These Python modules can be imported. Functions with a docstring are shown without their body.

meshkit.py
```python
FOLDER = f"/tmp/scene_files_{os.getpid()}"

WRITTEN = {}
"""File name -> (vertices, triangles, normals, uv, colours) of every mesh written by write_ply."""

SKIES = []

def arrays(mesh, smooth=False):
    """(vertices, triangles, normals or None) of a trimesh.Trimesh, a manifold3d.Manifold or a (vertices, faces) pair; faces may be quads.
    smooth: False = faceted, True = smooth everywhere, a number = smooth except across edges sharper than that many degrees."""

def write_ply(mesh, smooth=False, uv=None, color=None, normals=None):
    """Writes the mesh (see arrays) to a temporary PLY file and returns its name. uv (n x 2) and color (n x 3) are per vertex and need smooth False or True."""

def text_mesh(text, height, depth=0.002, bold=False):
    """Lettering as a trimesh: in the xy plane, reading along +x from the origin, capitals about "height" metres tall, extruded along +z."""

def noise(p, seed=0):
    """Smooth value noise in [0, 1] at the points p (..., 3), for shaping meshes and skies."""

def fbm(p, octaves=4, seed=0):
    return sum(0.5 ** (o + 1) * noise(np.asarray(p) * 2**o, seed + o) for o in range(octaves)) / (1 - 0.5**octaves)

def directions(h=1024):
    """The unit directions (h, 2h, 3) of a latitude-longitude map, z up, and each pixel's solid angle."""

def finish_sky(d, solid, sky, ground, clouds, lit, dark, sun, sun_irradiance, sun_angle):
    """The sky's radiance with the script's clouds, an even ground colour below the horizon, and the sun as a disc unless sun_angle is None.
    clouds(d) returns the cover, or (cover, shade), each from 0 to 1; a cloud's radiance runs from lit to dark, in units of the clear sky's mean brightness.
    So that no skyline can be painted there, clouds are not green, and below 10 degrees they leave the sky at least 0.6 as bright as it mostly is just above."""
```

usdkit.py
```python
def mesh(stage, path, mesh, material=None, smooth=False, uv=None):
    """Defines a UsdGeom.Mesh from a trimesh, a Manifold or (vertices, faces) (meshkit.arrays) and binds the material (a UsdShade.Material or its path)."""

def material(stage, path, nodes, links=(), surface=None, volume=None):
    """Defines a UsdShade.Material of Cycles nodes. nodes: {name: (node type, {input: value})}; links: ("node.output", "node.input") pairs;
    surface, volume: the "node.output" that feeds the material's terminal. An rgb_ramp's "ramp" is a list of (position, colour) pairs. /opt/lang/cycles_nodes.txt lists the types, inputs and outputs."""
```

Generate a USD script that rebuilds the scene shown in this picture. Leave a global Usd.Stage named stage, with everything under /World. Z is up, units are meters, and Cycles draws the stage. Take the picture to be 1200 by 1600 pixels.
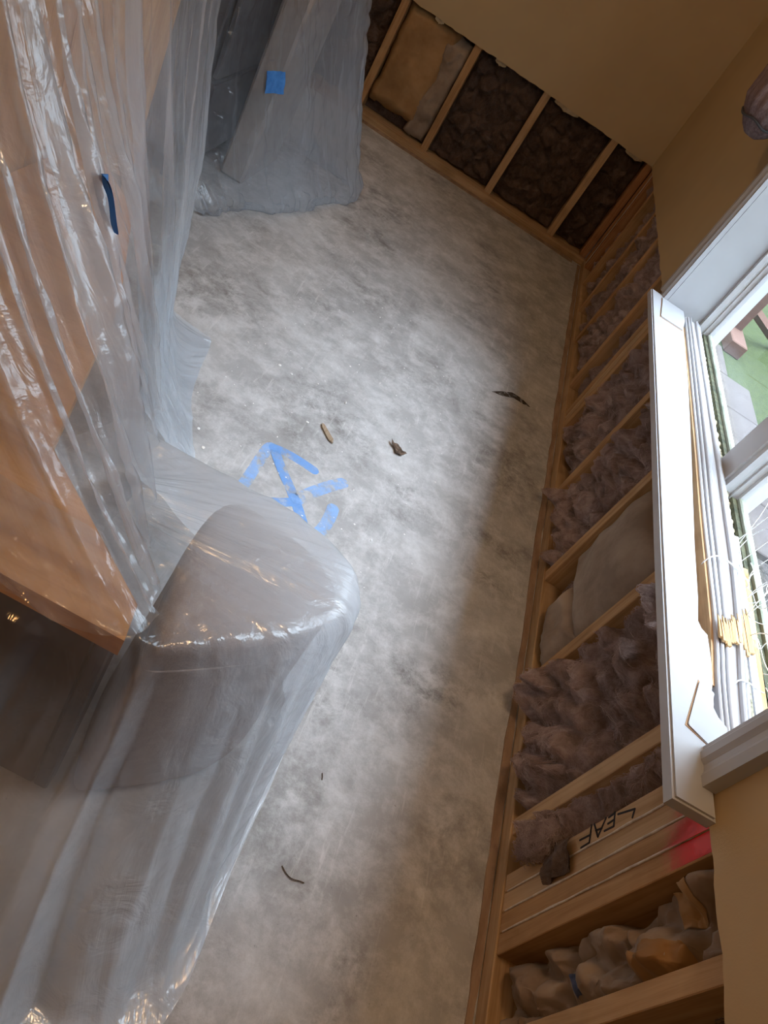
import math, random
import numpy as np, trimesh
from scipy.spatial import cKDTree
from scipy.ndimage import gaussian_filter
from scipy.interpolate import CubicSpline, PchipInterpolator
from shapely.geometry import Polygon, box as sbox
import usdkit, meshkit
from meshkit import noise, fbm
from pxr import Usd, UsdGeom, UsdLux, UsdShade, Gf, Sdf, Vt

stage = Usd.Stage.CreateInMemory()
UsdGeom.SetStageUpAxis(stage, 'Z')
world = UsdGeom.Xform.Define(stage, '/World')
stage.SetDefaultPrim(world.GetPrim())

# ------------------------------------------------------------------ camera, sky, lamps, exposure
RIGHT = (0.8512338899, 0.2438458385, 0.4646934945)
DOWN = (0.5099546936, -0.5933858932, -0.6227675266)
FWD = (0.1238833124, 0.7670934681, -0.6294605111)
CAM = (-0.75568779, -4.34386796, 1.32323327)
cam = UsdGeom.Camera.Define(stage, '/World/camera')
m = Gf.Matrix4d(RIGHT[0], RIGHT[1], RIGHT[2], 0, -DOWN[0], -DOWN[1], -DOWN[2], 0, -FWD[0], -FWD[1], -FWD[2], 0, CAM[0], CAM[1], CAM[2], 1)
cam.AddTransformOp().Set(m)
cam.CreateHorizontalApertureAttr(36.0)
cam.CreateVerticalApertureAttr(48.0)
cam.CreateFocalLengthAttr(36.0 * 1206.73 / 1200)
cam.CreateClippingRangeAttr(Gf.Vec2f(0.02, 500))
cam.CreateExposureAttr(0.3)

dome = UsdLux.DomeLight.Define(stage, '/World/sky')
dome.CreateColorAttr(Gf.Vec3f(1, 1, 1))
dome.CreateIntensityAttr(1.0)
# an overcast sky: three times as bright overhead as at the horizon, with a broad glow where the sun stands behind the cloud
SKY_ZENITH = 7.2
sky_mat = usdkit.material(stage, '/World/Looks/overcast_sky', {
    'tc': ('texture_coordinate', {}), 'sx': ('separate_xyz', {}),
    'r': ('rgb_ramp', {'ramp': [(0.0, (.24, .29, .34)), (1.0, (.66, .83, 1.0))]}),
    'dt': ('vector_math', {'math_type': 'dot_product', 'vector2': (.19, .07, .979)}), 'pw': ('math', {'math_type': 'power', 'value2': 20.0}),
    'ma': ('math', {'math_type': 'multiply', 'value2': 3.4}), 'gl': ('mix', {'mix_type': 'mix', 'color1': (0, 0, 0), 'color2': (.82, .90, 1.0)}), 'ad': ('mix', {'mix_type': 'add', 'fac': 1.0}),
    'cl': ('math', {'math_type': 'maximum', 'value2': 0.0}),
    'bg': ('background_shader', {'strength': SKY_ZENITH})},
    [('tc.generated', 'sx.vector'), ('sx.z', 'r.fac'), ('tc.generated', 'dt.vector1'), ('dt.value', 'cl.value1'), ('cl.value', 'pw.value1'), ('pw.value', 'ma.value1'), ('ma.value', 'gl.fac'),
     ('r.color', 'ad.color1'), ('gl.color', 'ad.color2'), ('ad.color', 'bg.color')], surface='bg.background')
UsdShade.MaterialBindingAPI.Apply(dome.GetPrim()).Bind(sky_mat)


def lamp_light(path, pos, radius, color, power):
    l = UsdLux.SphereLight.Define(stage, path)
    l.CreateRadiusAttr(radius); l.CreateColorAttr(Gf.Vec3f(*color)); l.CreateIntensityAttr(power)
    l.CreateNormalizeAttr(True)
    l.AddTranslateOp().Set(Gf.Vec3d(*pos))


WARM = (1.0, 0.66, 0.38)
lamp_light('/World/aisle_fill_bulb', (-0.50, -3.55, 2.26), 0.14, WARM, 5.4)  # unseen warm fill, added to brighten the floor by the window wall
lamp_light('/World/ceiling_bulb_far', (-1.9, -1.3, 2.26), 0.14, WARM, 4.0)
lamp_light('/World/floor_lamp_bulb', (-1.75, -4.75, 1.25), 0.06, (1.0, 0.50, 0.18), 3.0)

# ------------------------------------------------------------------ helpers
L = '/World/Looks'
UsdGeom.Scope.Define(stage, L)
used = {}


def uniq(parent, name):
    k = (str(parent), name)
    n = used.get(k, -1) + 1
    used[k] = n
    return f'{parent}/{name}' if n == 0 else f'{parent}/{name}_{n:03d}'


def tag(p, label=None, cat=None, group=None, kind=None):
    p = p.GetPrim() if hasattr(p, 'GetPrim') else p
    for k, v in (('label', label), ('category', cat), ('group', group), ('kind', kind)):
        if v: p.SetCustomDataByKey(k, v)
    return p


def xf(name, label=None, cat=None, group=None, kind=None):
    x = UsdGeom.Xform.Define(stage, uniq('/World', name))
    tag(x, label, cat, group, kind)
    return str(x.GetPath())


def obj(name, mesh, mat, parent='/World', smooth=False, uv=None, **t):
    p = usdkit.mesh(stage, uniq(parent, name), mesh, mat, smooth=smooth, uv=uv)
    if t: tag(p, **t)
    return str(p.GetPath())


def boxm(x0, y0, z0, x1, y1, z1, bev=0.0):
    lo, hi = np.minimum([x0, y0, z0], [x1, y1, z1]), np.maximum([x0, y0, z0], [x1, y1, z1])
    if bev <= 0:
        b = trimesh.creation.box(hi - lo); b.apply_translation((lo + hi) / 2); return b
    pts = []
    for a in (0, 1):
        for b_ in (0, 1):
            for c in (0, 1):
                s = np.array([a, b_, c]); corner = np.where(s, hi, lo); inn = np.where(s, -1, 1) * bev
                for k in range(3):
                    q = corner + inn; q[k] = corner[k]; pts.append(q)
    return trimesh.convex.convex_hull(np.array(pts))


def cat(ms): return trimesh.util.concatenate(ms)


def extrude(poly, t, axis, base):
    """2D polygon to a slab: axis 'x' -> polygon in (y,z), 'y' -> (x,z), 'z' -> (x,y); spans base..base+t along the axis."""
    parts = []
    for g in getattr(poly, 'geoms', [poly]):
        e = trimesh.creation.extrude_polygon(g, abs(t), engine='earcut')
        v = e.vertices.copy(); w = v[:, 2] + min(base, base + t)
        if axis == 'x': n = np.stack([w, v[:, 0], v[:, 1]], 1)
        elif axis == 'y': n = np.stack([v[:, 0], w, v[:, 1]], 1)
        else: n = np.stack([v[:, 0], v[:, 1], w], 1)
        e = trimesh.Trimesh(n, e.faces if axis != 'y' else e.faces[:, ::-1], process=False)
        parts.append(e)
    return cat(parts)


def grid(P):
    n, k = P.shape[:2]
    i, j = np.meshgrid(np.arange(n - 1), np.arange(k - 1), indexing='ij')
    a = i * k + j
    f = np.stack([a, a + k, a + k + 1, a + 1], -1).reshape(-1, 4)
    return P.reshape(-1, 3), np.vstack([f[:, [0, 1, 2]], f[:, [0, 2, 3]]])


def normals(P):
    n = np.cross(np.gradient(P, axis=0), np.gradient(P, axis=1))
    return n / (np.linalg.norm(n, axis=2, keepdims=True) + 1e-12)


def tube(pts, r, sides=6, n=None):
    pts = np.asarray(pts, float)
    if n:
        d = np.r_[0, np.cumsum(np.linalg.norm(np.diff(pts, axis=0), axis=1) + 1e-5)]
        pts = CubicSpline(d, pts)(np.linspace(0, d[-1], n))
    t = np.gradient(pts, axis=0); t /= np.linalg.norm(t, axis=1, keepdims=True) + 1e-12
    a = np.cross(t, np.where(np.abs(t[:, 2:]) < .9, [0, 0, 1.], [1., 0, 0])); a /= np.linalg.norm(a, axis=1, keepdims=True)
    b = np.cross(t, a); g = np.arange(sides) * 2 * np.pi / sides
    r = np.broadcast_to(r, (len(pts),))
    v = pts[:, None] + r[:, None, None] * (np.cos(g)[None, :, None] * a[:, None] + np.sin(g)[None, :, None] * b[:, None])
    i, j = np.meshgrid(np.arange(len(pts) - 1), np.arange(sides), indexing='ij')
    q = np.stack([i * sides + j, i * sides + (j + 1) % sides, (i + 1) * sides + (j + 1) % sides, (i + 1) * sides + j], -1).reshape(-1, 4)
    f = np.vstack([q[:, [0, 1, 2]], q[:, [0, 2, 3]]])
    k0, k1 = len(pts) * sides, len(pts) * sides + 1
    v = np.vstack([v.reshape(-1, 3), pts[:1], pts[-1:]])
    e = (len(pts) - 1) * sides
    caps = [[k0, (j + 1) % sides, j] for j in range(sides)] + [[k1, e + j, e + (j + 1) % sides] for j in range(sides)]
    return trimesh.Trimesh(v, np.vstack([f, caps]), process=False)


def ribbon(pts, w, z, seed=0):
    """A flat stroke of width w along 2D points, as a shapely polygon."""
    from shapely.geometry import LineString
    return LineString(pts).buffer(w / 2, cap_style=2 if seed else 1)


# ------------------------------------------------------------------ materials
def mat(name, nodes, links, surface='p.BSDF'):
    return usdkit.material(stage, f'{L}/{name}', nodes, links, surface=surface)


def noisy(name, c0, c1, scale=(6, 6, 6), rough=.7, detail=5, lo=.35, hi=.65, bump=0.0, bscale=(60, 60, 60), bdist=.004, spec=.3, extra=None, distortion=0, sheen=0.0):
    nodes = {'g': ('geometry', {}),
             'mp': ('mapping', {'scale': scale}), 'n': ('noise_texture', {'scale': 1.0, 'detail': float(detail), 'roughness': .6, 'distortion': float(distortion)}),
             'r': ('rgb_ramp', {'ramp': [(lo, c0), (hi, c1)]}),
             'p': ('principled_bsdf', {'roughness': rough, 'specular_ior_level': spec, 'sheen_weight': sheen})}
    links = [('g.position', 'mp.vector'), ('mp.vector', 'n.vector'), ('n.fac', 'r.fac'), ('r.color', 'p.base_color')]
    if bump:
        nodes |= {'mb': ('mapping', {'scale': bscale}), 'nb': ('noise_texture', {'scale': 1.0, 'detail': 6.0, 'roughness': .65}), 'b': ('bump', {'strength': bump, 'distance': bdist})}
        links += [('g.position', 'mb.vector'), ('mb.vector', 'nb.vector'), ('nb.fac', 'b.height'), ('b.normal', 'p.normal')]
    return mat(name, nodes, links)


def wood(name, c0, c1, c2, scale):
    """Grain runs along the axis with the smallest scale."""
    return mat(name, {'g': ('geometry', {}), 'mp': ('mapping', {'scale': scale}),
        'n': ('noise_texture', {'scale': 1.0, 'detail': 6.0, 'roughness': .65, 'distortion': .8}),
        'r': ('rgb_ramp', {'ramp': [(.32, c0), (.5, c1), (.68, c2)]}),
        'n2': ('noise_texture', {'scale': 9.0, 'detail': 3.0}), 'r2': ('rgb_ramp', {'ramp': [(.25, (.55, .5, .45)), (.5, (1, 1, 1))]}),
        'mx': ('mix', {'mix_type': 'multiply', 'fac': .6}),
        'b': ('bump', {'strength': .25, 'distance': .002}),
        'p': ('principled_bsdf', {'roughness': .75, 'specular_ior_level': .2})},
        [('g.position', 'mp.vector'), ('mp.vector', 'n.vector'), ('n.fac', 'r.fac'), ('g.position', 'n2.vector'), ('n2.fac', 'r2.fac'),
         ('r.color', 'mx.color1'), ('r2.color', 'mx.color2'), ('mx.color', 'p.base_color'), ('n.fac', 'b.height'), ('b.normal', 'p.normal')])


PINE = ((.29, .155, .065), (.38, .22, .10), (.45, .275, .135))
M_STUD = wood('pine_stud', *PINE, (45, 45, 2.2))
M_STUD2 = wood('pine_stud_pale', (.35, .21, .10), (.44, .285, .15), (.50, .34, .19), (45, 45, 2.2))
M_STUD3 = wood('pine_stud_orange', (.26, .11, .042), (.33, .155, .065), (.38, .19, .085), (45, 45, 2.2))
M_PLATE_Y = wood('pine_plate', (.28, .165, .075), (.40, .255, .13), (.47, .32, .175), (45, 2.2, 45))
M_PLATE_X = wood('pine_plate_back', (.28, .165, .075), (.40, .255, .13), (.47, .32, .175), (2.2, 45, 45))
M_WALL = noisy('tan_wall_paint', (.40, .29, .155), (.43, .315, .17), (3, 3, 3), .6, bump=.25, bscale=(220, 220, 220), bdist=.001)
M_GYP = noisy('gypsum_edge', (.30, .23, .14), (.44, .35, .23), (40, 40, 40), .9)
M_CEIL = noisy('ceiling_paint', (.62, .58, .52), (.66, .62, .56), (3, 3, 3), .8)
M_WHITE = noisy('white_trim_paint', (.375, .385, .405), (.41, .42, .44), (5, 5, 5), .38, bump=.05, bscale=(40, 40, 40))
M_VINYL = noisy('white_vinyl', (.50, .52, .54), (.54, .55, .57), (9, 9, 9), .35)
M_SLAT = noisy('white_slat_paint', (.46, .47, .50), (.50, .51, .53), (9, 9, 9), .3)
M_RAW = wood('raw_splintered_wood', (.44, .27, .12), (.55, .36, .18), (.62, .45, .26), (90, 6, 90))
M_SUB = noisy('bare_sill_wood', (.34, .20, .11), (.46, .30, .17), (60, 5, 60), .8)
M_CORD = noisy('white_cord', (.74, .75, .76), (.82, .82, .82), (30, 30, 30), .6)
M_CAULK = noisy('white_caulk', (.44, .36, .28), (.62, .55, .46), (30, 30, 60), .5)
M_SHEATH = noisy('black_sheathing_paper', (.03, .022, .018), (.06, .045, .035), (8, 8, 8), .9)


def wool(name, c0, c1, c2):
    return mat(name, {'g': ('geometry', {}), 'mp': ('mapping', {'scale': (14, 14, 14)}),
        'n': ('noise_texture', {'scale': 1.0, 'detail': 8.0, 'roughness': .72, 'distortion': 1.2}),
        'r': ('rgb_ramp', {'ramp': [(.3, c0), (.5, c1), (.7, c2)]}),
        'mb': ('mapping', {'scale': (260, 260, 90)}), 'nb': ('noise_texture', {'scale': 1.0, 'detail': 5.0, 'roughness': .75, 'distortion': 2.5}),
        'b': ('bump', {'strength': .9, 'distance': .006}),
        'p': ('principled_bsdf', {'roughness': .95, 'specular_ior_level': .05, 'sheen_weight': .25, 'sheen_tint': (.9, .8, .75)})},
        [('g.position', 'mp.vector'), ('mp.vector', 'n.vector'), ('n.fac', 'r.fac'), ('r.color', 'p.base_color'),
         ('g.position', 'mb.vector'), ('mb.vector', 'nb.vector'), ('nb.fac', 'b.height'), ('b.normal', 'p.normal')])


M_WOOL = wool('mineral_wool', (.11, .07, .058), (.36, .262, .235), (.60, .485, .45))
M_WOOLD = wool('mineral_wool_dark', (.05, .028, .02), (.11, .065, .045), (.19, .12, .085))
M_FIBER = noisy('wool_fiber', (.44, .34, .31), (.60, .50, .46), (30, 30, 30), .8)
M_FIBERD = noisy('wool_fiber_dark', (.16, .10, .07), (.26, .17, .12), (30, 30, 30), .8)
M_KRAFT = noisy('kraft_facing_paper', (.20, .14, .095), (.31, .235, .17), (9, 9, 9), .75, bump=.3, bscale=(90, 90, 90), bdist=.003)
M_KRAFTO = noisy('kraft_facing_orange', (.24, .13, .05), (.36, .21, .09), (7, 7, 7), .75, bump=.3, bscale=(90, 90, 90), bdist=.003)
M_BLUEINK = noisy('blue_stamp_ink', (.05, .07, .13), (.10, .12, .18), (60, 60, 60), .8)


def concrete():
    n = {'g': ('geometry', {}),
         # broad tone
         'n1': ('noise_texture', {'scale': 2.1, 'detail': 9.0, 'roughness': .66, 'distortion': .1}), 'r1': ('rgb_ramp', {'ramp': [(.28, (.29, .28, .27)), (.5, (.39, .385, .38)), (.68, (.50, .50, .50))]}),
         # whitish drywall dust scuffs
         'n2': ('noise_texture', {'scale': 9.0, 'detail': 11.0, 'roughness': .78, 'distortion': .15}), 'r2': ('rgb_ramp', {'ramp': [(.44, (0, 0, 0)), (.68, (.75, .75, .75))]}),
         'mxw': ('mix', {'color2': (.70, .70, .70)}),
         # dark blotches of old glue
         'n3': ('noise_texture', {'scale': 11.0, 'detail': 11.0, 'roughness': .82, 'distortion': .2}), 'r3': ('rgb_ramp', {'ramp': [(.44, (0, 0, 0)), (.62, (1, 1, 1))]}),
         'n4': ('noise_texture', {'scale': 2.6, 'detail': 3.0, 'roughness': .6, 'distortion': .3}), 'r4': ('rgb_ramp', {'ramp': [(.47, (.06, .06, .06)), (.64, (.85, .85, .85))]}),
         'mk': ('math', {'math_type': 'multiply'}), 'mxd': ('mix', {'color2': (.16, .15, .14)}),
         # long faint trowel and scrape marks
         'ms': ('mapping', {'scale': (60, 7, 1), 'rotation': (0, 0, .5)}), 'n5': ('noise_texture', {'scale': 1.0, 'detail': 6.0, 'roughness': .7, 'distortion': .4}), 'r5': ('rgb_ramp', {'ramp': [(.58, (0, 0, 0)), (.72, (.42, .42, .42))]}), 'mxs': ('mix', {'color2': (.72, .71, .70)}),
         # pits and specks
         'v': ('noise_texture', {'scale': 70.0, 'detail': 4.0, 'roughness': .8}), 'rv': ('rgb_ramp', {'ramp': [(.66, (0, 0, 0)), (.74, (.8, .8, .8))]}),
         'mxp': ('mix', {'color2': (.12, .11, .10)}),
         'b': ('bump', {'strength': .25, 'distance': .004}),
         'rr': ('rgb_ramp', {'ramp': [(.3, (.75, .75, .75)), (.7, (.45, .45, .45))]}),
         'p': ('principled_bsdf', {'roughness': .6, 'specular_ior_level': .25})}
    l = [('g.position', f'{k}.vector') for k in ('n1', 'n2', 'n3', 'n4', 'v')] + [('n1.fac', 'r1.fac'), ('n2.fac', 'r2.fac'), ('n3.fac', 'r3.fac'), ('v.fac', 'rv.fac'),
         ('r1.color', 'mxw.color1'), ('r2.color', 'mxw.fac'), ('mxw.color', 'mxd.color1'), ('r3.color', 'mk.value1'), ('n4.fac', 'r4.fac'), ('r4.color', 'mk.value2'), ('mk.value', 'mxd.fac'), ('g.position', 'ms.vector'), ('ms.vector', 'n5.vector'), ('n5.fac', 'r5.fac'), ('mxd.color', 'mxs.color1'), ('r5.color', 'mxs.fac'), ('mxs.color', 'mxp.color1'), ('rv.color', 'mxp.fac'),
         ('mxp.color', 'p.base_color'), ('n2.fac', 'b.height'), ('b.normal', 'p.normal'), ('n1.fac', 'rr.fac'), ('rr.color', 'p.roughness')]
    return mat('concrete_slab', n, l)


M_FLOOR = concrete()


def patchy(name, color, lo, hi, scale=40.0):
    """A worn coat: colour broken up by noise holes through which the surface below shows."""
    return mat(name, {'g': ('geometry', {}), 'n': ('noise_texture', {'scale': scale, 'detail': 6.0, 'roughness': .7}), 'r': ('rgb_ramp', {'ramp': [(lo, (0, 0, 0)), (hi, (1, 1, 1))]}),
        'p': ('principled_bsdf', {'base_color': color, 'roughness': .8, 'specular_ior_level': .1}), 't': ('transparent_bsdf', {'color': (1, 1, 1)}), 'm': ('mix_closure', {})},
        [('g.position', 'n.vector'), ('n.fac', 'r.fac'), ('r.color', 'm.fac'), ('t.BSDF', 'm.closure1'), ('p.BSDF', 'm.closure2')], 'm.closure')


M_CHALK = patchy('blue_marking_paint', (.16, .30, .56), .36, .66, 22.0)
M_CHALKP = patchy('blue_marking_paint_faint', (.24, .38, .62), .42, .72, 22.0)
M_STAIN = patchy('dark_glue_stain', (.06, .045, .035), .38, .58, 60.0)
M_INK = noisy('black_marker_ink', (.012, .010, .010), (.03, .02, .02), (60, 60, 60), .7)


def plastic(name, haze_lo, haze_hi, tint=(.52, .55, .59), bump=.35, painted_glint=.5, su=30):
    return mat(name, {'uv': ('texture_coordinate', {}), 'g': ('geometry', {}),
        'mu': ('mapping', {'scale': (su, 2.2, 1)}), 'nu': ('noise_texture', {'scale': 1.0, 'detail': 5.0, 'roughness': .6, 'distortion': .5}),
        'nc': ('noise_texture', {'scale': 13.0, 'detail': 4.0, 'roughness': .5, 'distortion': 1.2}),
        'add': ('math', {'math_type': 'add'}), 'b': ('bump', {'strength': bump, 'distance': .010}),
        'nh': ('noise_texture', {'scale': 3.0, 'detail': 4.0, 'distortion': .4}), 'rh': ('rgb_ramp', {'ramp': [(.3, (haze_lo,) * 3), (.7, (haze_hi,) * 3)]}),
        'ru': ('rgb_ramp', {'ramp': [(.54, (0, 0, 0)), (.68, (painted_glint,) * 3)]}), 'hz': ('math', {'math_type': 'add', 'use_clamp': True}), 'at': ('attribute', {'attribute': 'haze'}), 'hz2': ('math', {'math_type': 'multiply', 'use_clamp': True}),  # pale streaks in the haze paint highlights along the folds
        't': ('transparent_bsdf', {'color': (.94, .94, .94)}), 'tl': ('translucent_bsdf', {'color': tint}), 'df': ('diffuse_bsdf', {'color': tint}),
        'hm': ('mix_closure', {'fac': .5}), 'm': ('mix_closure', {}), 'gl': ('glossy_bsdf', {'color': (1, 1, 1), 'roughness': .14}),
        'lw': ('layer_weight', {'blend': .5}), 'pw': ('math', {'math_type': 'power', 'value2': 3.5}), 'ma': ('math', {'math_type': 'multiply_add', 'value2': .36, 'value3': .055}),
        'm2': ('mix_closure', {})},
        [('uv.UV', 'mu.vector'), ('mu.vector', 'nu.vector'), ('g.position', 'nc.vector'), ('nu.fac', 'add.value1'), ('nc.fac', 'add.value2'), ('add.value', 'b.height'),
         ('g.position', 'nh.vector'), ('nh.fac', 'rh.fac'), ('nu.fac', 'ru.fac'), ('rh.color', 'hz.value1'), ('ru.color', 'hz.value2'),
         ('b.normal', 'df.normal'), ('b.normal', 'gl.normal'), ('b.normal', 'tl.normal'),
         ('df.BSDF', 'hm.closure1'), ('tl.BSDF', 'hm.closure2'), ('t.BSDF', 'm.closure1'), ('hm.closure', 'm.closure2'), ('hz.value', 'hz2.value1'), ('at.fac', 'hz2.value2'), ('hz2.value', 'm.fac'),
         ('lw.facing', 'pw.value1'), ('pw.value', 'ma.value1'), ('m.closure', 'm2.closure1'), ('gl.BSDF', 'm2.closure2'), ('ma.value', 'm2.fac')], 'm2.closure')


M_PLAST = plastic('plastic_sheeting', .40, .64, bump=.55, su=20)
M_PLASTN = plastic('plastic_sheeting_milky', .62, .88, (.64, .66, .69), bump=.6, painted_glint=.22, su=11)
M_PLASTC = plastic('plastic_sheeting_clear', .34, .54, bump=.9)
M_TAPE = noisy('blue_painter_tape', (.05, .20, .55), (.08, .27, .65), (40, 40, 40), .6)
M_OAK = wood('oak_veneer', (.44, .22, .08), (.58, .32, .13), (.66, .40, .18), (30, 30, 2))
M_OAKD = noisy('dark_stained_wood', (.022, .010, .007), (.045, .022, .015), (30, 30, 4), .5)
M_UPH = noisy('mauve_grey_upholstery', (.26, .22, .21), (.32, .28, .27), (60, 60, 60), .9, bump=.4, bscale=(300, 300, 300))
M_BLACK = noisy('charcoal_furniture', (.035, .035, .04), (.06, .06, .065), (20, 20, 20), .5)
M_GREYFAB = noisy('grey_brown_box', (.30, .25, .22), (.38, .32, .28), (12, 12, 12), .8)
M_CURTAIN = noisy('mauve_woven_fabric', (.13, .085, .085), (.22, .155, .15), (160, 160, 60), .9, bump=.6, bscale=(400, 400, 120), bdist=.003)
M_GLASS = mat('window_pane_glass', {'t': ('transparent_bsdf', {'color': (.97, .97, .97)}), 'g': ('glossy_bsdf', {'color': (1, 1, 1), 'roughness': .02}), 'f': ('layer_weight', {'blend': .5}), 'pw': ('math', {'math_type': 'power', 'value2': 5.0}), 'ma': ('math', {'math_type': 'multiply_add', 'value2': .25, 'value3': .03}), 'm': ('mix_closure', {})},
              [('f.facing', 'pw.value1'), ('pw.value', 'ma.value1'), ('ma.value', 'm.fac'), ('t.BSDF', 'm.closure1'), ('g.BSDF', 'm.closure2')], 'm.closure')
M_MOLD = noisy('mouldy_sill', (.13, .13, .07), (.62, .57, .42), (55, 55, 55), .8, lo=.36, hi=.52)
M_GASKET = noisy('mildewed_gasket', (.035, .04, .025), (.12, .12, .07), (50, 50, 50), .8)
M_RAIL = noisy('weathered_green_sash_rail', (.20, .24, .19), (.42, .44, .37), (50, 14, 50), .6)
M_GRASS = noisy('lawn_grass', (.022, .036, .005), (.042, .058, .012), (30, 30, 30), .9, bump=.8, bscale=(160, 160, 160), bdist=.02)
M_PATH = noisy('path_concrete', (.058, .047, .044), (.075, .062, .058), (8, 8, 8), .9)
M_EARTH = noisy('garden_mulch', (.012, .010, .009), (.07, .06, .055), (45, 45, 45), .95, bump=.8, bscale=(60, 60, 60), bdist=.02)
M_POST = noisy('brown_stained_timber', (.09, .045, .032), (.12, .065, .048), (4, 4, 30), .8)
M_LEAF = noisy('dry_leaf', (.05, .035, .025), (.16, .11, .08), (90, 90, 90), .8)
M_CHIP = wood('wood_chip', (.28, .20, .13), (.36, .27, .19), (.42, .33, .24), (80, 20, 80))
M_DUST = noisy('white_plaster_crumb', (.75, .74, .72), (.85, .84, .82), (90, 90, 90), .8)
M_GLUE = noisy('brown_glue_strip', (.24, .155, .10), (.36, .25, .17), (30, 8, 30), .85, bump=.5, bscale=(80, 80, 80))

# ------------------------------------------------------------------ the room
H = 2.45
CUT = .583          # where the wallboard has been cut away
WY0, WY1, WZ1 = -3.549, -1.79, 2.26      # window opening
fl = xf('floor', kind='structure')
obj('slab', boxm(-4.3, -7.1, -.1, .0, .0, 0), M_FLOOR, fl)
obj('ceiling', boxm(-4.3, -7.1, H, .2, .2, H + .05), M_CEIL, kind='structure')
obj('wall_left', boxm(-4.35, -7.1, 0, -4.3, .2, H), M_WALL, kind='structure')
obj('wall_front', boxm(-4.35, -7.15, 0, .2, -7.1, H), M_WALL, kind='structure')
rng = np.random.default_rng(7)


def ragged(a, b, z, amp=.004, step=.018, seed=1):
    u = np.arange(a, b, step); u = np.r_[u, b]
    n = (fbm(np.stack([u * 22, u * 0 + seed, u * 0], 1), 4, seed) - .5) * 2
    return [(float(p), float(z + amp * q)) for p, q in zip(u, n)]


# right wall (plane x = 0 is the stud face, the wallboard stands proud of it)
wr = xf('wall_right', kind='structure')
poly = Polygon(ragged(-7.1, -.013, CUT, .005, seed=3) + [(-.013, H), (-7.1, H)]).difference(sbox(WY0 - .006, .30, WY1 + .006, WZ1 + .006))
obj('wallboard', extrude(poly, .012, 'x', -.013), M_WALL, wr)
obj('sheathing', extrude(Polygon([(-7.1, -.1), (.2, -.1), (.2, H), (-7.1, H)]).difference(sbox(WY0 - .012, .528, WY1 + .012, WZ1 + .016)), .012, 'x', .092), M_SHEATH, wr)
obj('bottom_plate', boxm(-.004, -7.1, 0, .09, .0, .038, .002), M_PLATE_Y, wr)
obj('rough_sill', boxm(0.0, -3.54, .515, .092, -1.83, .545), M_SUB, wr)
STUD = [(-.002, 3), (-.112, 3), (-.36, 1), (-.70, 1), (-1.05, 1), (-1.467, 1), (-1.700, 1), (-1.743, 2), (-1.788, 1), (-2.222, 1), (-2.634, 1), (-3.020, 1), (-3.423, 2),
        (-3.545, 2), (-3.583, 2), (-3.621, 1), (-3.660, 1), (-3.831, 2), (-4.26, 1)]
for y, k in STUD:
    top = .515 if WY0 - .002 < y < -1.75 and y != -1.743 else H
    w = .0365 if k == 2 and y < -3.5 else .038
    obj('stud', boxm(0, y - w, .038, .088, y, top, .0015), {1: M_STUD, 2: M_STUD2, 3: M_STUD3}[k], wr)
# caulk lines between the doubled boards
for y in (-3.5825, -3.6205, -3.6595, -.1055):
    zz = np.linspace(.05, .575, 40)
    x = -.0006 + .001 * (fbm(np.stack([zz * 30, zz * 0 + y * 50, zz * 0], 1), 3, 5) - .5)
    obj('caulk_bead', tube(np.stack([x, zz * 0 + y + .0004 * np.sin(zz * 60 + y), zz], 1), .0014 + .0014 * noise(np.stack([zz * 40, zz * 0 + y, zz * 0], 1), 3), 6), M_CAULK, wr, smooth=True)
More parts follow.
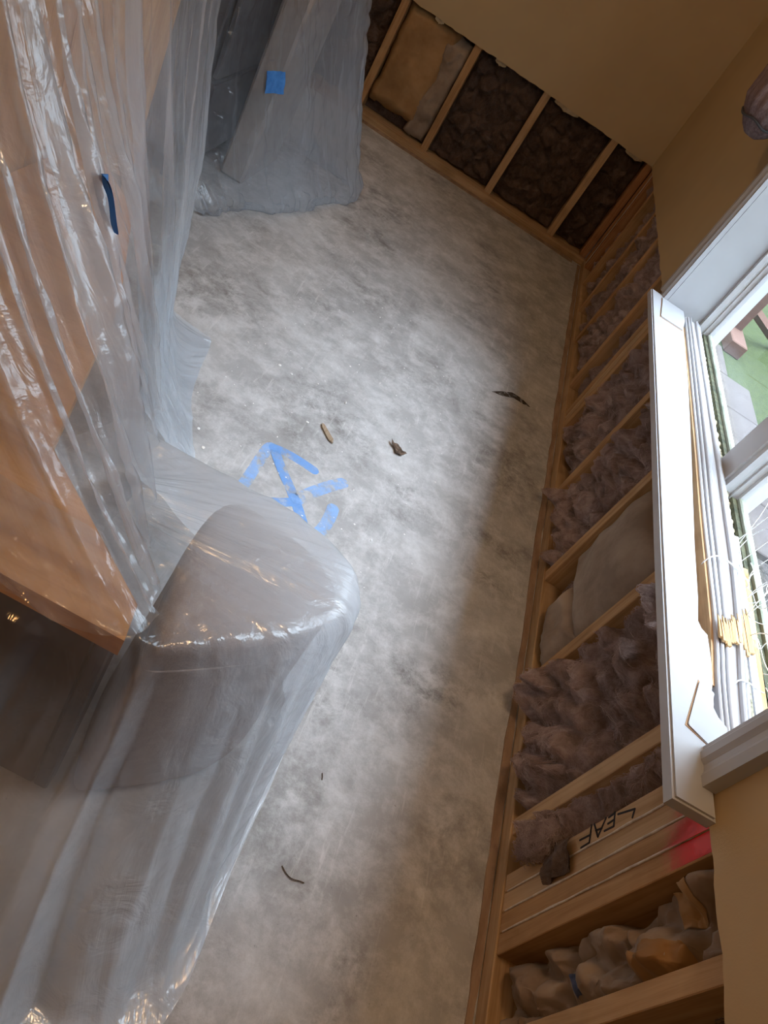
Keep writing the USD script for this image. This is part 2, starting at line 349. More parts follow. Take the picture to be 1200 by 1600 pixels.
# lettering in marker on the boards and a cloud of red spray paint
strokes = [[(-3.553, .372), (-3.557, .393), (-3.561, .414), (-3.574, .408)],
           [(-3.546, .364), (-3.571, .361)], [(-3.571, .361), (-3.570, .337)], [(-3.559, .362), (-3.560, .346)], [(-3.547, .364), (-3.549, .348)],
           [(-3.574, .320), (-3.547, .340)], [(-3.574, .320), (-3.546, .309)], [(-3.560, .314), (-3.562, .330)],
           [(-3.575, .297), (-3.545, .301)], [(-3.576, .297), (-3.577, .274)], [(-3.562, .299), (-3.561, .270)]]
lp = xf('marker_lettering', 'handwritten word LEAF in black marker on the laminated studs below the window corner', 'lettering')
for i, s in enumerate(strokes):
    obj('stroke', extrude(ribbon(s, .0036, 0), .0007, 'x', -.0008), M_INK, lp)
M_RED = mat('red_spray_paint', {'g': ('geometry', {}), 'd': ('vector_math', {'math_type': 'distance', 'vector2': (0, -3.668, .562)}),
    'n': ('noise_texture', {'scale': 55.0, 'detail': 5.0, 'roughness': .7}), 'nm': ('math', {'math_type': 'multiply', 'value2': .055}), 'ad': ('math', {'math_type': 'add'}),
    'r': ('rgb_ramp', {'ramp': [(.048, (.96,) * 3), (.066, (.55,) * 3), (.105, (.06,) * 3), (.125, (0,) * 3)]}),
    'p': ('principled_bsdf', {'base_color': (.78, .03, .02), 'roughness': .5}), 't': ('transparent_bsdf', {'color': (1, 1, 1)}), 'm': ('mix_closure', {})},
    [('g.position', 'd.vector1'), ('g.position', 'n.vector'), ('n.fac', 'nm.value1'), ('d.value', 'ad.value1'), ('nm.value', 'ad.value2'), ('ad.value', 'r.fac'), ('r.color', 'm.fac'), ('t.BSDF', 'm.closure1'), ('p.BSDF', 'm.closure2')], 'm.closure')
pm = [extrude(sbox(a, .40, b, .582), .0006, 'x', -.0007) for a, b in ((-3.6175, -3.59), (-3.6565, -3.6235), (-3.695, -3.6625))]
pm.append(boxm(-.0046, -3.6625, .45, -.0040, -3.6565, .582))
obj('spray_paint', cat(pm), M_RED, label='red spray paint cloud on the laminated studs under the window stool end', cat='paint')

# back wall (plane y = 0 is the stud face)
wb = xf('wall_back', kind='structure')
obj('wallboard', extrude(Polygon(ragged(-4.3, -.013, CUT + .002, .007, seed=9) + [(-.013, H), (-4.3, H)]), .012, 'y', -.013), M_WALL, wb)
obj('sheathing', boxm(-4.3, .092, -.1, .2, .104, H), M_SHEATH, wb)
obj('bottom_plate', boxm(-4.3, -.035, 0, -.004, .09, .034, .002), M_PLATE_X, wb)
for x in (-3.12, -2.71, -2.30, -1.89, -1.48, -1.072, -.667, -.258, -.042):
    obj('stud', boxm(x, 0, .034, x + .039, .088, H, .0015), M_STUD3 if x > -.1 else (M_STUD if x < -1 else M_STUD2), wb)
# torn bits of paper left at the wallboard's cut edge
for k, (x, w) in enumerate(((-.17, .10), (-.60, .14), (-.95, .06), (-1.30, .05))):
    u = np.linspace(0, 1, 14)
    lo = CUT - .008 - .010 * np.sin(u * np.pi) * (0.5 + noise(np.stack([u * 9, u * 0 + k, u * 0], 1), 2))
    obj('torn_board_edge', extrude(Polygon([(x + w * a, b) for a, b in zip(u, lo)] + [(x + w, CUT + .004), (x, CUT + .004)]), .004, 'y', -.006), M_GYP, wb)

# ------------------------------------------------------------------ insulation
def billow(p, seed, octs=4):
    s = 0
    for o in range(octs):
        s = s + .5 ** o * np.abs(2 * noise(p * 2 ** o, seed + o * 13) - 1)
    return s / 1.9


def place(wall, u, w, z):
    return np.stack([w, u, z], -1) if wall == 'r' else np.stack([u, w, z], -1)


def close(P, wall, back):
    """Closes a front grid with a flat back so that it is a body."""
    v, f = grid(P)
    n, k = P.shape[:2]
    B = P.copy(); B[..., 0 if wall == 'r' else 1] = back
    ring = np.r_[np.arange(k), np.arange(1, n) * k + k - 1, (n - 1) * k + np.arange(k - 2, -1, -1), np.arange(n - 2, 0, -1) * k]
    b = B.reshape(-1, 3)[ring]; nv = len(v); c = nv + len(ring)
    q = [[ring[i], ring[(i + 1) % len(ring)], nv + (i + 1) % len(ring)] for i in range(len(ring))] + [[ring[i], nv + (i + 1) % len(ring), nv + i] for i in range(len(ring))]
    q += [[nv + i, nv + (i + 1) % len(ring), c] for i in range(len(ring))]
    return np.vstack([v, b, b.mean(0)[None]]), np.vstack([f, np.array(q)[:, ::-1]])


def cells(u, z, du, dz, seed, jit=.9):
    """Pillow-shaped cells: 1 in a cell's middle, falling to creases between cells, uneven in size."""
    r = np.random.default_rng(seed)
    gu, gz = np.meshgrid(np.arange(u.min() - 2 * du, u.max() + 2 * du, du), np.arange(z.min() - 2 * dz, z.max() + 2 * dz, dz), indexing='ij')
    c = np.c_[gu.ravel() + r.uniform(-.5, .5, gu.size) * du * jit, gz.ravel() + r.uniform(-.5, .5, gu.size) * dz * jit]
    h = r.uniform(0, 1, len(c))
    d, i = cKDTree(c / [du, dz]).query(np.c_[u.ravel() / du, z.ravel() / dz], k=2)
    crease = np.clip((d[:, 1] - d[:, 0]) * 1.7, 0, 1)
    return (np.sqrt(crease) * (.55 + .45 * h[i[:, 0]])).reshape(u.shape)


def batt(wall, u0, u1, z0, z1, label, front=.018, amp=.05, seed=1, dark=False, cell=(.075, .06), step=.0036, wisps=30, spill=0.0, slant=.6, mtl=None, ledge=.018, into=None):
    if u0 > u1: u0, u1 = u1, u0
    nu, nz = int((u1 - u0) / step) + 2, int((z1 - z0) / step) + 2
    U, Z = np.meshgrid(np.linspace(u0, u1, nu), np.linspace(z0, z1, nz), indexing='ij')
    q = np.stack([U, Z, U * 0 + seed * 3.7], -1)
    w1, w2 = fbm(q * 9, 4, seed + 40) - .5, fbm(q * 9, 4, seed + 50) - .5
    Uw, Zw = U + .07 * w1 + slant * .25 * (Z - z0), Z + .07 * w2
    a = cells(Uw, Zw, cell[0], cell[1], seed)
    b = cells(Uw + .03 * w2, Zw + .03 * w1, cell[0] * .36, cell[1] * .33, seed + 1)
    big = fbm(q * 5, 2, seed + 7) - .5
    fine = fbm(q * np.array([110, 60, 60]), 4, seed + 8) - .5
    fib = np.abs(2 * noise(np.stack([(U + .05 * w1) * 120, (Z + .05 * w2) * 26, U * 0 + seed], -1), seed + 3) - 1)
    e = np.minimum(np.minimum(U - u0, u1 - U) / ledge, np.minimum(Z - z0, z1 - Z) / ledge)
    edge = 1 - np.clip(e + .5 * w1, 0, 1); edge[0] = edge[-1] = 1; edge[:, 0] = edge[:, -1] = 1
    W = front + amp * (.75 - a) + .30 * amp * (.6 - b) - amp * big * 1.3 + .009 * fine + .004 * fib + .045 * edge ** 2 - spill * np.exp(-((Z - z0) / (.4 * (z1 - z0))) ** 2) * (1 - edge)
    W = gaussian_filter(W, 1.6) + .010 * fine + .003 * fib
    W = np.clip(W, -.085, .083)
    dU = ((fbm(q * 18, 3, seed + 60) - .5) * .045 + (fbm(q * 60, 2, seed + 61) - .5) * .012) * (1 - edge)
    dZ = ((fbm(q * 18, 3, seed + 70) - .5) * .045 + (fbm(q * 60, 2, seed + 71) - .5) * .012 - .25 * np.clip(front - W, 0, 1)) * (1 - edge)
    P = place(wall, U + dU, W, Z + dZ)
    if into:      # folded facing paper: sharp creases, no fuzz
        cr_ = np.abs(2 * noise(q * 17 + np.stack([w1, w2, w1], -1) * 3, seed + 31) - 1) + .5 * np.abs(2 * noise(q * 37, seed + 32) - 1)
        P = P - (P * 0 + np.array([1., 0, 0])) * (.012 * (cr_ - .6) * (1 - edge))[..., None]
        v, f = close(P, wall, .086)
        obj('paper_sheet', (v, f[:, ::-1]), mtl, into, smooth=35)
        return P
    t = xf('insulation_batt', label, 'insulation')
    v, f = close(P, wall, .086)
    if wall == 'b': f = f[:, ::-1]
    obj('wool', (v, f[:, ::-1]), mtl or (M_WOOLD if dark else M_WOOL), t, smooth=True)
    r = np.random.default_rng(seed + 100)
    # fuzz: fine fibres lying along the flow of the wool
    n_ = int(min(5200, (u1 - u0) * (z1 - z0) * 26000))
    ii, jj = r.integers(3, nu - 3, n_), r.integers(3, nz - 3, n_)
    flow = 5 * np.pi * (w1 + w2)[ii, jj] + r.normal(0, .7, n_)
    ln = r.uniform(.008, .030, n_); curl = r.normal(0, 1.0, n_); lift = r.uniform(.0, .010, n_) ** 1.0
    s = np.linspace(0, 1, 6)[None]
    ang = flow[:, None] + curl[:, None] * s
    uu = np.clip(ii[:, None] + np.cos(ang) * s * ln[:, None] / step, 0, nu - 1); zz = np.clip(jj[:, None] + np.sin(ang) * s * ln[:, None] / step, 0, nz - 1)
    C = P[np.round(uu).astype(int), np.round(zz).astype(int)].copy()
    base = P[ii, jj][:, None]
    C = base + (C - base) * .8 + (C - base) * 0
    C[..., 0 if wall == 'r' else 1] -= .0008 + lift[:, None] * np.sin(s * 2.4) * (1 - edge[ii, jj])[:, None]
    bc = UsdGeom.BasisCurves.Define(stage, uniq(t, 'fuzz'))
    bc.CreateTypeAttr('linear'); bc.CreatePointsAttr(Vt.Vec3fArray.FromNumpy(C.reshape(-1, 3).astype(np.float32)))
    bc.CreateCurveVertexCountsAttr(Vt.IntArray.FromNumpy(np.full(n_, 6, np.int32)))
    bc.CreateWidthsAttr(Vt.FloatArray.FromNumpy(np.repeat(r.uniform(.0005, .0014, n_), 6).astype(np.float32))); bc.SetWidthsInterpolation('vertex')
    tag(bc, kind='stuff'); UsdShade.MaterialBindingAPI.Apply(bc.GetPrim()).Bind(mtl or (M_WOOLD if dark else M_WOOL))
    ms = []
    for _ in range(wisps):
        i, j = r.integers(4, nu - 4), r.integers(4, nz - 4)
        ang = r.uniform(-.9, .9) + r.choice([0, np.pi]); ln = r.uniform(.02, .07); curl = r.uniform(-1.2, 1.2)
        s = np.linspace(0, 1, 9)
        ii = np.clip(i + (ln * s * np.cos(ang + curl * s)) / step, 1, nu - 2).astype(int); jj = np.clip(j + (ln * s * np.sin(ang + curl * s)) / step, 1, nz - 2).astype(int)
        p = P[ii, jj].copy()
        p[:, 0 if wall == 'r' else 1] -= .001 + .006 * np.sin(s * np.pi) * r.uniform(.1, 1)
        ms.append(tube(p, r.uniform(.0003, .0007), 4, 16))
    if wisps: obj('fiber_wisps', cat(ms), M_FIBERD if dark else M_FIBER, t, smooth=True, kind='stuff')
    return t


def crumple(wall, u0, u1, z0, z1, fn, name, mtl, parent, seed=0, amp=.02, freq=9, step=.006, mask=None, back=.08, **t):
    """A creased sheet of facing paper; fn(a, b) gives the depth over the unit square."""
    nu, nz = max(6, int(abs(u1 - u0) / step)), max(6, int(abs(z1 - z0) / step))
    A, B = np.meshgrid(np.linspace(0, 1, nu), np.linspace(0, 1, nz), indexing='ij')
    U, Z = u0 + (u1 - u0) * A, z0 + (z1 - z0) * B
    q = np.stack([U, Z, U * 0 + seed], -1)
    c = np.abs(2 * noise(q * freq, seed) - 1) + .5 * np.abs(2 * noise(q * freq * 2.1, seed + 3) - 1) + .25 * np.abs(2 * noise(q * freq * 4.3, seed + 5) - 1)
    W = fn(A, B) + amp * (c - .6)
    j = (fbm(q * 14, 3, seed + 9) - .5) * .05
    edge = np.clip(1 - np.minimum(np.minimum(A, 1 - A), np.minimum(B, 1 - B)) * 6, 0, 1)
    P = place(wall, U + j * (.3 + .7 * edge) * .6, W, Z + np.roll(j, 7, 0) * (.3 + .7 * edge) * .6)
    n = normals(P)
    Q = P + n * .0012
    v1, f1 = grid(P); v2, f2 = grid(Q)
    return obj(name, (np.vstack([v1, v2]), np.vstack([f1, f2[:, ::-1] + len(v1)])), mtl, parent, smooth=True, **t)


# right wall bays, from the corner towards the camera
zt = CUT + .03
batt('r', -.152, -.357, .04, zt, 'dark wool batt in the narrow window wall bay right beside the corner', .020, .045, 11, wisps=8)
batt('r', -.40, -.697, .04, zt, 'brown wool batt in the window wall bay second from the corner', .018, .05, 12, wisps=10)
batt('r', -.74, -1.047, .04, zt, 'brown wool batt in the window wall bay third from the corner', .016, .05, 13, wisps=12)
batt('r', -1.09, -1.464, .04, zt, 'greyish wool batt in the wide bay before the far end of the window stool', .012, .055, 14, wisps=25)
batt('r', -1.507, -1.697, .04, zt, 'narrow wool batt tucked beside the tripled studs at the far window jamb', .028, .04, 15, wisps=10)
batt('r', -1.826, -2.219, .04, .512, 'stringy grey wool batt below the far end of the window stool', .012, .065, 16, wisps=50, cell=(.11, .05))
batt('r', -2.262, -2.631, .04, .512, 'stringy grey wool batt bulging under the middle of the window', .0, .075, 17, wisps=60, spill=.02, cell=(.12, .05))
batt('r', -2.674, -3.017, .04, .512, 'wool batt mostly covered by smooth kraft paper below the broken blinds', .055, .03, 18, wisps=8)
batt('r', -3.062, -3.42, .04, .512, 'thick lumpy mauve wool batt swelling out below the tied blinds', -.012, .085, 19, wisps=45, spill=.03, cell=(.085, .07))
batt('r', -3.463, -3.543, .09, .512, 'shaggy wool batt hanging over the edge of the board lettered LEAF', -.014, .05, 20, wisps=30, spill=.025, cell=(.035, .04), ledge=.018)
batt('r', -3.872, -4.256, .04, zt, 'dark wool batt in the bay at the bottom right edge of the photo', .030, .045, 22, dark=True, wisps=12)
# back wall bays
for k, (a, b, lab) in enumerate(((-.219, -.045, 'dark brown wool batt in the narrow back wall bay at the corner'), (-.627, -.26, 'dark brown wool batt in the back wall bay second from the corner'),
                          (-1.032, -.67, 'dark brown wool batt in the back wall bay third from the corner'), (-1.440, -1.075, 'wool batt behind orange kraft paper in the back wall'),
                          (-1.85, -1.483, 'dark brown wool batt in the back wall bay half hidden by the far plastic sheet'))):
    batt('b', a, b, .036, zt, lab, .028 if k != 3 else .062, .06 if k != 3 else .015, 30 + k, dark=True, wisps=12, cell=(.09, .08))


def tuck(a, b, w=.12): return np.clip(1 - np.minimum(np.minimum(a, 1 - a), np.minimum(b, 1 - b)) / w, 0, 1) ** 2


crumple('b', -1.437, -1.15, .09, .600, lambda a, b: .012 + .05 * tuck(a, b) + .02 * np.clip(a - .6, 0, 1), 'kraft_facing', M_KRAFTO, '/World', 41, .022, 5, label='orange brown kraft facing paper between two back wall studs near the far sheet', cat='insulation facing')
crumple('b', -1.20, -1.076, .05, .560, lambda a, b: .020 + .045 * tuck(a, b), 'kraft_facing', M_KRAFT, '/World', 42, .030, 9, label='torn grey kraft facing strip beside the orange kraft paper on the back wall', cat='insulation facing')
crumple('r', -2.676, -3.012, .15, .512, lambda a, b: .002 - .030 * np.sin(np.pi * a) * np.sin(np.pi * b) + .055 * tuck(a, b, .16), 'kraft_facing', M_KRAFT, '/World', 43, .012, 4, label='smooth grey brown kraft facing bulging between studs below the broken blinds', cat='insulation facing')
crumple('r', -2.79, -3.005, .042, .19, lambda a, b: -.002 + .04 * tuck(a, b, .25), 'kraft_facing', M_KRAFT, '/World', 44, .028, 8, label='folded kraft paper flap leaning on the bottom plate under the smooth facing', cat='insulation facing')
kb = xf('kraft_facing', 'crumpled kraft facing paper with a blue stamp between laminated studs and last stud', 'insulation facing')


def wad(c, r, name, mtl, parent, seed, rot=0.0, amp=.5):
    """A crumpled wad of paper: flat facets meeting in sharp creases."""
    m_ = trimesh.creation.icosphere(5, 1.0); n = m_.vertices
    rr = np.random.default_rng(seed); d = rr.normal(size=(26, 3)); d /= np.linalg.norm(d, axis=1, keepdims=True); h = rr.uniform(.62, 1.0, 26)
    rad = np.minimum(np.min(np.where(n @ d.T > .05, h[None] / np.maximum(n @ d.T, .05), 9), axis=1), 1.15)
    w_ = (fbm(n * 2 + seed, 3, seed + 2) - .5) * .9
    q1 = n * np.array([1.2, 1.7, .9]) + seed + w_[:, None]
    rid = np.abs(2 * noise(q1, seed) - 1) + .25 * np.abs(2 * noise(q1 * 2.3, seed + 1) - 1)
    rad = (.5 * rad + .47) * (1 - .50 * amp * np.clip(.55 - rid, 0, 1)) - .30 * np.clip(fbm(n * 1.6 + seed, 2, seed + 6) - .60, 0, 1) + .03 * (fbm(n * 9 + seed, 3, seed) - .5)
    for k in range(5):
        dd = rr.normal(size=3); dd /= np.linalg.norm(dd)
        rad = rad * (1 - .13 * amp * 2 * np.abs(2 * ((n @ dd * rr.uniform(.7, 1.5) + rr.uniform() + .35 * w_) % 1) - 1))
    rad = rad * 1.22
    v = n * rad[:, None] * r
    cs, sn = math.cos(rot), math.sin(rot)
    v = np.c_[v[:, 0], v[:, 1] * cs - v[:, 2] * sn, v[:, 1] * sn + v[:, 2] * cs] + c
    return obj(name, (v, m_.faces), mtl, parent, smooth=22)


PK = batt('r', -3.700, -3.829, .04, zt, None, -.010, .080, 61, wisps=0, cell=(.085, .12), slant=1.2, mtl=M_KRAFT, ledge=.022, into=kb)
for zc, yc, wz, wy, mm, nm in ((.235, -3.772, .016, .022, M_BLUEINK, 'blue_stamp'), (.44, -3.80, .05, .020, M_KRAFTO, 'torn_paper'), (.50, -3.735, .03, .022, M_KRAFTO, 'torn_paper')):
    ii = np.nonzero(np.abs(PK[:, 0, 1] - yc) < wy)[0]; jj = np.nonzero(np.abs(PK[0, :, 2] - zc) < wz)[0]
    Q = PK[ii[0]:ii[-1] + 1, jj[0]:jj[-1] + 1] - np.array([.0015, 0, 0])
    v1, f1 = grid(Q); v2, f2 = grid(Q - np.array([.001, 0, 0]))
    obj(nm, (np.vstack([v1, v2]), np.vstack([f1, f2[:, ::-1] + len(v1)])), mm, kb, smooth=True)
# fuzzy scrap stuck over the lettered boards
sc = crumple('r', -3.548, -3.612, .185, .262, lambda a, b: -.008 - .006 * np.sin(np.pi * a), 'wool_scrap', M_WOOLD, '/World', 49, .010, 30, step=.0022, label='dark fuzzy scrap of wool stuck across the laminated studs', cat='insulation scrap')
lump = trimesh.creation.icosphere(5, 1.0); v = lump.vertices
v = v * (1 + .55 * (billow(v * 2.2 + 5, 3, 4) - .4))[:, None]
wc = xf('wool_clump', 'loose shaggy wool clump drooping beside the fuzzy scrap on the lettered board', 'insulation scrap')
W_ = v * [.020, .028, .058] + [-.018, -3.532, .17]
obj('wool', (W_, lump.faces), M_WOOL, wc, smooth=True)
r = np.random.default_rng(77); ii = r.integers(0, len(W_), 2200)
d0 = (W_ - W_.mean(0))[ii]; d0 /= np.linalg.norm(d0, axis=1, keepdims=True); tg = np.cross(d0, r.normal(size=d0.shape)); tg /= np.linalg.norm(tg, axis=1, keepdims=True)
sg = np.linspace(0, 1, 5)[None, :, None]; ln = r.uniform(.006, .022, 2200)[:, None, None]
CV = W_[ii][:, None] + ln * (sg * tg[:, None] * .9 + .35 * np.sin(sg * 2.2) * d0[:, None])
bc = UsdGeom.BasisCurves.Define(stage, uniq(wc, 'fuzz')); bc.CreateTypeAttr('linear'); bc.CreatePointsAttr(Vt.Vec3fArray.FromNumpy(CV.reshape(-1, 3).astype(np.float32)))
bc.CreateCurveVertexCountsAttr(Vt.IntArray.FromNumpy(np.full(2200, 5, np.int32))); bc.CreateWidthsAttr(Vt.FloatArray.FromNumpy(np.full(2200 * 5, .0009, np.float32))); bc.SetWidthsInterpolation('vertex')
tag(bc, kind='stuff'); UsdShade.MaterialBindingAPI.Apply(bc.GetPrim()).Bind(M_WOOL)

# glue strip along the window wall foot
yy = np.arange(-5.0, -.05, .02)
o = .006 * (fbm(np.stack([yy * 9, yy * 0, yy * 0], 1), 4, 2) - .5) * 2
i_ = .004 * (fbm(np.stack([yy * 14, yy * 0 + 4, yy * 0], 1), 4, 5) - .5) * 2
obj('glue_strip', extrude(Polygon([(-.026 + a, b) for a, b in zip(o, yy)] + [(-.008 + a, b) for a, b in zip(i_[::-1], yy[::-1])]), .004, 'z', 0), M_GLUE, fl)
yb = np.arange(-2.2, -.05, .02)
o = .012 * (fbm(np.stack([yb * 9, yb * 0, yb * 0], 1), 4, 8) - .5)
obj('glue_strip', extrude(Polygon([(b, -.075 + a) for a, b in zip(o, yb)] + [(b, -.038) for b in yb[::-1]]), .003, 'z', 0), M_GLUE, fl)

# ------------------------------------------------------------------ floor marks and litter
chalk = xf('marking_paint', 'blue sprayed layout mark on the concrete beside the covered pouf', 'paint mark')
CH = [([(-.853, -2.965), (-.85, -2.858), (-.851, -2.767), (-.837, -2.738)], .030, M_CHALKP), ([(-.837, -2.738), (-.788, -2.729), (-.717, -2.733)], .030, M_CHALK),
      ([(-.83, -2.747), (-.773, -2.816), (-.716, -2.88), (-.667, -2.946), (-.643, -2.97)], .030, M_CHALK), ([(-.805, -2.95), (-.747, -2.907), (-.716, -2.876)], .028, M_CHALK),
      ([(-.716, -2.866), (-.677, -2.788), (-.632, -2.717)], .036, M_CHALKP), ([(-.643, -2.97), (-.624, -2.91), (-.624, -2.828)], .034, M_CHALKP)]
for i, (s, w, mm) in enumerate(CH):
    d = np.array(s); d = CubicSpline(np.arange(len(d)), d)(np.linspace(0, len(d) - 1, 24)) if len(d) > 2 else d
    obj('stroke', extrude(ribbon([tuple(p) for p in d], w, 0, 0), .0004, 'z', .0003 + .0001 * i), mm, chalk)
smear = Polygon([(-.295, -1.815), (-.26, -1.775), (-.215, -1.735), (-.17, -1.735), (-.13, -1.757), (-.16, -1.765), (-.205, -1.765), (-.25, -1.80)])
obj('floor_stain', extrude(smear, .0006, 'z', .0003), M_STAIN, label='dark brown smear on the concrete under the far half of the window', cat='stain')
def flake(pts2, z0, thick, mtl, name, label, cat_, curl=.006, seed=0):
    p = trimesh.creation.extrude_polygon(Polygon(pts2), thick, engine='earcut').subdivide().subdivide()
    v = p.vertices.copy(); c = v[:, :2].mean(0)
    v[:, 2] += z0 + curl * ((v[:, 0] - c[0]) ** 2 + (v[:, 1] - c[1]) ** 2) / (np.ptp(v[:, 0]) ** 2 + 1e-9) + curl * .6 * noise(np.c_[v[:, :2] * 120, v[:, 2] * 0], seed)
    return obj(name, (v, p.faces), mtl, label=label, cat=cat_)


flake([(-.560, -2.425), (-.548, -2.437), (-.535, -2.432), (-.512, -2.452), (-.500, -2.448), (-.512, -2.470), (-.532, -2.474), (-.540, -2.455), (-.555, -2.445)], .001, .0015, M_LEAF, 'dry_leaf', 'small dark curled dry leaf on the bright concrete', 'leaf', .014, 3)
flake([(-.762, -2.535), (-.752, -2.538), (-.712, -2.575), (-.708, -2.592), (-.722, -2.588), (-.757, -2.552)], .001, .004, M_CHIP, 'wood_chip', 'tan wood chip lying on the concrete above the blue mark', 'wood chip', .002, 5)
obj('bent_wire', tube([(-.424, -3.717, .002), (-.412, -3.7255, .002), (-.404, -3.729, .0025), (-.390, -3.728, .003), (-.376, -3.726, .002)], .0011, 6, 20), M_LEAF, smooth=True, label='thin black bent wire on the concrete near the bottom of the photo', cat='wire')
obj('twig', tube([(-.412, -3.52, .002), (-.409, -3.527, .002), (-.408, -3.533, .002)], .001, 6), M_LEAF, label='tiny black twig on the concrete beside the hem of the near sheet', cat='twig')
flake([(-.676, -3.008), (-.672, -3.012), (-.662, -2.990), (-.664, -2.986)], .001, .0015, M_DUST, 'plaster_sliver', 'white plaster sliver on the concrete by the edge of the covered pouf', 'plaster', .001, 6)
SP = [(-.915, -2.4), (-.958, -2.392), (-.779, -2.188), (-.799, -2.564), (-1.022, -2.828), (-.983, -2.881), (-.733, -2.379), (-.498, -2.859)]
for k in range(150):
    SP.append((rng.uniform(-1.1, -.35), rng.uniform(-3.2, -1.6)))
cr = []
for k, (x, y) in enumerate(SP):
    s = rng.uniform(.0012, .0026) if k > 7 else .0042
    c = trimesh.creation.icosphere(0, s); c.vertices *= rng.uniform(.6, 1.5, 3) * [1, 1, .6]; c.vertices += [x, y, s * .4]; cr.append(c)
obj('plaster_crumbs', cat(cr), M_DUST, label='white plaster crumbs scattered over the concrete floor', cat='debris', kind='stuff')

# ------------------------------------------------------------------ window
win = xf('window_1', kind='structure')
STZ = .600
edge_b = [(.050, -1.80), (.046, -1.965), (.038, -2.313), (.022, -2.659), (.001, -3.042), (-.004, -3.198), (-.010, -3.270), (-.004, -3.284), (.009, -3.292), (.011, -3.348), (.009, -3.40), (.004, -3.43),
          (.007, -3.445), (.003, -3.465), (.012, -3.478), (.020, -3.49), (.036, -3.497), (.042, -3.545)]
st = Polygon([(-.074, -1.768), (-.080, -2.4), (-.087, -3.1), (-.088, -3.668), (-.013, -3.668), (-.013, -3.545)] + edge_b[::-1] + [(-.013, -1.795), (-.013, -1.768)]).buffer(0)
s0 = extrude(st.buffer(-.004), .026, 'z', STZ - .026); s1 = extrude(st, .018, 'z', STZ - .022)
obj('window_stool', cat([s0, s1]), M_WHITE, win)


def plate(pts, name):
    p = Polygon(pts).buffer(-.004).buffer(.004)
    obj(name, extrude(p, .0035, 'z', STZ), M_WHITE, win)


plate([(-.034, -1.80), (-.038, -1.86), (-.047, -1.967), (.036, -1.964), (.050, -1.88), (.05, -1.80)], 'corner_plate')
plate([(-.026, -3.422), (-.057, -3.527), (-.013, -3.546), (.036, -3.546), (.034, -3.497), (.006, -3.478), (-.004, -3.46), (.001, -3.437), (.004, -3.43)], 'corner_plate')
# thin brown sheet under each plate, painting the dark shadow line around it
obj('shadow_line', extrude(Polygon([(-.0362, -1.80), (-.0402, -1.86), (-.0492, -1.9695), (.036, -1.9665), (.05, -1.80)]), .0008, 'z', STZ), M_SUB, win)
obj('shadow_line', extrude(Polygon([(-.0262, -3.418), (-.0605, -3.529), (-.013, -3.546), (.0, -3.546), (.0, -3.437)]), .0008, 'z', STZ), M_SUB, win)
# casings
near = Polygon([(-.013, -3.624), (-.036, -3.624), (-.037, -3.606), (-.031, -3.596), (-.030, -3.585), (-.035, -3.577), (-.034, -3.563), (-.028, -3.556), (-.027, -3.549), (-.013, -3.549)])
obj('casing', extrude(near, WZ1 - STZ + .07, 'z', STZ), M_WHITE, win)
ym = (WY0 + WY1) / 2
far = Polygon([(x, 2 * ym - y) for x, y in near.exterior.coords][::-1])
obj('casing', extrude(far, WZ1 - STZ + .07, 'z', STZ), M_WHITE, win)
obj('casing', boxm(-.034, WY0 - .07, WZ1, -.013, WY1 + .07, WZ1 + .07, .003), M_WHITE, win)
# jamb liners, head liner, sub sill
obj('jamb_liner', boxm(-.012, WY1, .545, .20, WY1 + .008, WZ1), M_WHITE, win)
obj('jamb_liner', boxm(-.012, WY0 - .008, .545, .20, WY0, WZ1), M_WHITE, win)
obj('head_liner', boxm(-.013, WY0, WZ1, .20, WY1, WZ1 + .014), M_WHITE, win)
obj('sub_sill', boxm(.0, WY0, .530, .20, WY1, .556), M_SUB, win)
# frame: stepped jambs, mullion, mouldy sill, gasket, sash rail, panes
FX = .122


def jamb(y, s, name='frame_jamb'):
    p = [(FX, y), (FX, y + s * .018), (FX + .012, y + s * .022), (FX + .022, y + s * .022), (FX + .022, y + s * .030), (FX + .034, y + s * .034), (FX + .034, y + s * .046), (FX + .046, y + s * .05), (FX + .075, y + s * .05), (FX + .075, y)]
    return Polygon(p)


obj('frame_jamb', extrude(jamb(WY1, -1), WZ1 - .556, 'z', .556), M_VINYL, win)
obj('frame_jamb', extrude(jamb(WY0, 1), WZ1 - .556, 'z', .556), M_VINYL, win)
MY0, MY1 = -2.70, -2.617
mul = sbox(.116, MY0, .20, MY1).union(jamb(MY0, -1)).union(jamb(MY1, 1))
obj('mullion', extrude(mul, WZ1 - .556, 'z', .556), M_VINYL, win)
obj('frame_head', boxm(FX, WY0, WZ1 - .05, .2, WY1, WZ1), M_VINYL, win)
obj('frame_sill', boxm(.085, WY0, .556, .139, WY1, .578), M_MOLD, win)
for a, b in ((WY0 + .045, MY0 - .045), (MY1 + .045, WY1 - .045)):
    obj('gasket', boxm(.139, a, .556, .153, b, .590), M_GASKET, win)
    obj('sash_rail', boxm(.153, a, .556, .172, b, .600, .003), M_RAIL, win)
    obj('glass', boxm(.161, a, .598, .165, b, WZ1 - .045), M_GLASS, win)
# lumps of old sealant and mildew on the sill
ms = []
for k in range(90):
    y = rng.uniform(WY0 + .06, WY1 - .06); r = rng.uniform(.003, .008)
    c = trimesh.creation.icosphere(1, r); c.vertices *= [1, 1.6, .7]; c.vertices += [.134 + rng.normal(0, .003), y, .580]; ms.append(c)
obj('sill_grit', cat(ms), M_MOLD, win, kind='stuff')

